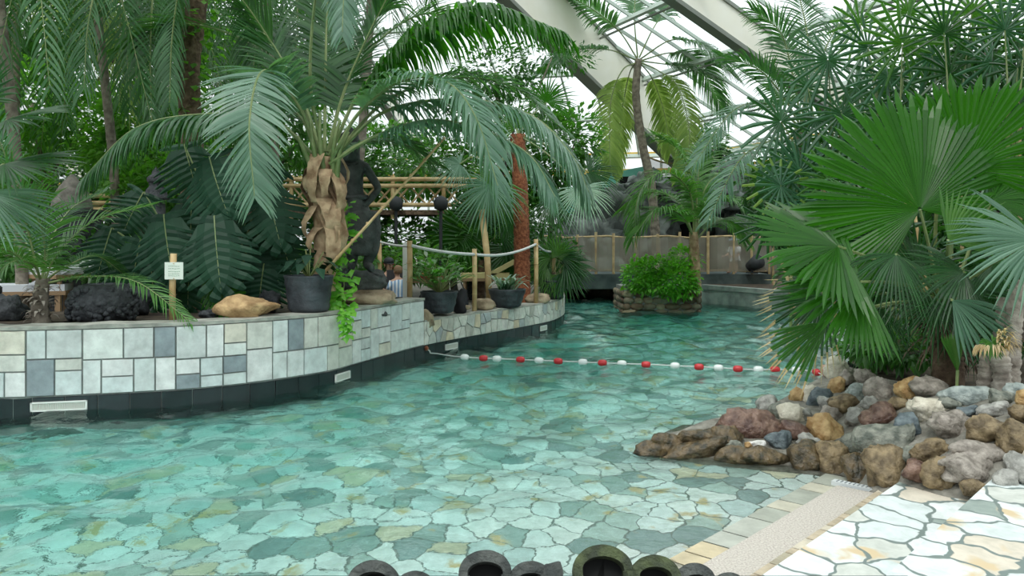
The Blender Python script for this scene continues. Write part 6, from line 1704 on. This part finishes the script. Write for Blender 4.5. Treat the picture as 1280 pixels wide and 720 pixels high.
for px, yt, Y, lab in [(551, 262, 16.2, 'thin black garden lamp post behind the peace lily'), (495, 262, 16.8, 'thin black garden lamp post behind the first bamboo post')]:
    t = thing('garden_lamp', lab, 'lamp post', V(at(px, 0, Y).x, Y, .46)); x = at(px, 0, Y).x
    b = MB(); b.tube([V(x, Y, .46), at(px, yt, Y)], .035, 8); obj('pole', b, capm, t)
    b = MB(); b.lathe(at(px, yt, Y), [(.05, -.02), (.13, .02), (.15, .16), (.11, .24), (.03, .28)], 12); obj('lamp_head', b, capm, t, smooth=True)
# black floodlight on the bridge edge
t = thing('spotlight', 'black spotlight on the right end of the footbridge deck', 'spotlight', at(939, 338, 22.8))
b = MB(); c_ = at(940, 330, 22.8); b.tube([c_ + V(.12, -.2, .08), c_ + V(0, .18, -.08)], [.21, .15], 14); obj('housing', b, capm, t, smooth=True)
b = MB(); b.tube([c_ + V(0, 0, -.26), c_ + V(0, 0, .0)], .04, 6); b.box(c_ + V(0, 0, -.25), (.3, .2, .03)); obj('bracket', b, capm, t)
for px, py, lab in [(881, 254, 'upper pale round globe lamp hanging in the cave mouth'), (887, 276, 'lower pale round globe lamp hanging in the cave mouth')]:
    c_ = at(px, py, 24.6); t = thing('globe_lamp', lab, 'lamp', c_)
    b = MB(); b.lathe(c_, [(0, -.08), (.08, -.06), (.12, 0), (.08, .06), (0, .08)], 14); obj('globe', b, plain('pale green globe', (.62, .80, .50), .4), t, smooth=True)
    b = MB(); b.tube([c_ + V(0, 0, .07), c_ + V(0, .3, 1.2)], .01, 5); obj('cord', b, capm, t)

# ---------- lane rope with red and white floats
LZ = .045
lr_ = thing('lane_rope', 'floating lane rope with alternating red and white floats across the pool', 'lane rope', gnd(575, 445))
LR = [(545, 442), (580, 446.5), (660, 450), (750, 453.5), (840, 457), (930, 461.5), (1021, 465.5)]
lp = [gnd(x, y, .045) for x, y in LR]
p, T, N = wall_at(s_of_px(531)); lp = [p + N * .02 + V(0, 0, .12)] + lp + [at(1034, 462, 8.7)]
ln_ = spline(lp, 120)
for q_ in ln_[8:112]: q_.z = LZ
b = MB(); b.tube(ln_, .009, 6); obj('rope', b, MT['rope'], lr_, smooth=True)
redm = plain('red float', (.55, .03, .035), .35); whm = plain('white float', (.78, .82, .80), .35)
FX = [(582, 'w'), (602, 'r'), (624, 'w'), (648, 'r'), (672, 'w'), (698, 'r'), (726, 'w'), (752, 'r'), (777, 'w'), (810, 'r'), (841, 'w'), (872, 'r'), (897, 'w'), (921, 'r'), (947, 'w'), (971, 'r'), (995, 'w'), (1019, 'r')]
for px, c in FX:
    bi = min(range(4, 116), key=lambda i: abs(640 + ln_[i].x / ln_[i].y * F - px)); c_ = ln_[bi]; d_ = (ln_[bi + 1] - ln_[bi - 1]).normalized()
    b = MB(); b.tube([c_ - d_ * .062, c_ - d_ * .055, c_ - d_ * .025, c_ + d_ * .025, c_ + d_ * .055, c_ + d_ * .062], [.018, .034, .046, .046, .034, .018], 12)
    o = obj('float', b, redm if c == 'r' else whm, lr_, smooth=True); o['label'] = 'red float' if c == 'r' else 'white float'
b = MB(); b.tube([ln_[0] + V(0, 0, .04), ln_[0], ln_[3]], .025, 8); b.rock(ln_[0], (.08, .06, .07), 1, .2, sub=6); obj('anchor', b, MT['red_fibre'], lr_, smooth=True)

# ---------- dark carved roof-tile stones along the bottom edge
def arch_tile(label, px0, px1, py_top, Y, m, two=True, thick=.05, h2=.72):
    def lean(b):
        b.v = [V(v[0], v[1] + (v[2] - 1.02) * .9, v[2] - (v[1] - Y) * .55) for v in b.v]; return b
    xa, xb = at(px0, 0, Y).x, at(px1, 0, Y).x; zt_ = at(0, py_top, Y + .06).z; zb = 1.0; w = xb - xa
    t = thing('arched_stone', label, 'carved stone', V((xa + xb) / 2, Y, zb), 'dark arched stones along the bottom edge')
    def arch(x0, x1, zt, y0, y1, name, wt=.018):
        K = 20; vo = []; 
        for k in range(K + 1):
            a = PI * k / K; cx = (x0 + x1) / 2; rx = (x1 - x0) / 2; rz = min(zt - zb, rx * .62)
            for y in (y0, y1):
                wob = 1 + .02 * noise.noise(V(a * 3, y * 9, x0 * 30))
                vo.append(V(cx - rx * math.cos(a) * wob, y, zt - rz + rz * math.sin(a) * wob)); vo.append(V(cx - (rx - wt) * math.cos(a), y, zt - rz + (rz - wt) * math.sin(a)))
        fs = []
        for k in range(K):
            a = 4 * k; c = a + 4; fs += [(a, c, c + 1, a + 1), (a + 2, a + 3, c + 3, c + 2), (a, a + 2, c + 2, c), (a + 1, c + 1, c + 3, a + 3)]
        b = MB(); b.add(vo, fs)
        rz = min(zt - zb, (x1 - x0) / 2 * .62); zl = zt - rz
        if zl > zb + .01:
            for xx in (x0 + wt / 2, x1 - wt / 2): b.box((xx, (y0 + y1) / 2, (zl + zb) / 2), (wt, y1 - y0, zl - zb))
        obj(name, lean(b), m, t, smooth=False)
        # flat black face behind the arch: shade of the hollow put into colour
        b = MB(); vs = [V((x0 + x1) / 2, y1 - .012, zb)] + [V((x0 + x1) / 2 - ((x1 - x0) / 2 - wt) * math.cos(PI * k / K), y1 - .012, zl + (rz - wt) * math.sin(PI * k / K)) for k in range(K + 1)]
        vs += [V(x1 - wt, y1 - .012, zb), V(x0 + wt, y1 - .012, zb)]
        b.add(vs, [tuple(range(len(vs)))]); obj('hollow', lean(b), plain('painted hollow shade', (.006, .007, .007), .9), t)
    xm = xa + w * .56
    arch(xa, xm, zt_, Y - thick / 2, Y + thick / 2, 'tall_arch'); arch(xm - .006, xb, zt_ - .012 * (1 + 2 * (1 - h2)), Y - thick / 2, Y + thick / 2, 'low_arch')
    b = MB(); b.tube([V(xm - .01, Y - thick * .45, zb), V(xm - .01, Y - thick * .45, zb + (zt_ - zb) * .6)], .012, 7); obj('mullion', lean(b), m, t)
moss = plain('mossy dark stone', (.030, .040, .022), .9, col2=(.085, .11, .045), scale=22, bump=.8, bscale=60)
drk = plain('dark grey stone', (.035, .042, .040), .85, col2=(.10, .11, .10), scale=22, bump=.8, bscale=60)
arch_tile('lowest dark arched stone at the left of the bottom edge row', 434, 545, 700, 1.62, drk, h2=.82)
arch_tile('grey double arched hollow stone in the middle of the bottom edge row', 573, 692, 691, 1.62, drk, h2=.80)
arch_tile('mossy double arched hollow stone, tallest of the bottom edge row', 718, 852, 686, 1.62, moss, h2=.84)
arch_tile('flat dark hollow stone at the right end of the bottom edge row', 845, 930, 699, 1.68, drk, h2=.9)
b = MB(); b.box((.06, 1.63, .51), (1.6, .22, 1.02)); struct('slab_ledge', b, drk)
b = MB(); b.rock((.08, 1.62, 1.04), (.06, .10, .12), 3, .15, sub=10); tag(obj('loose_stone', b, drk, smooth=True, loc=(.08, 1.62, 1.02)), 'small dark stone wedged between the two double arched stones', 'stone')
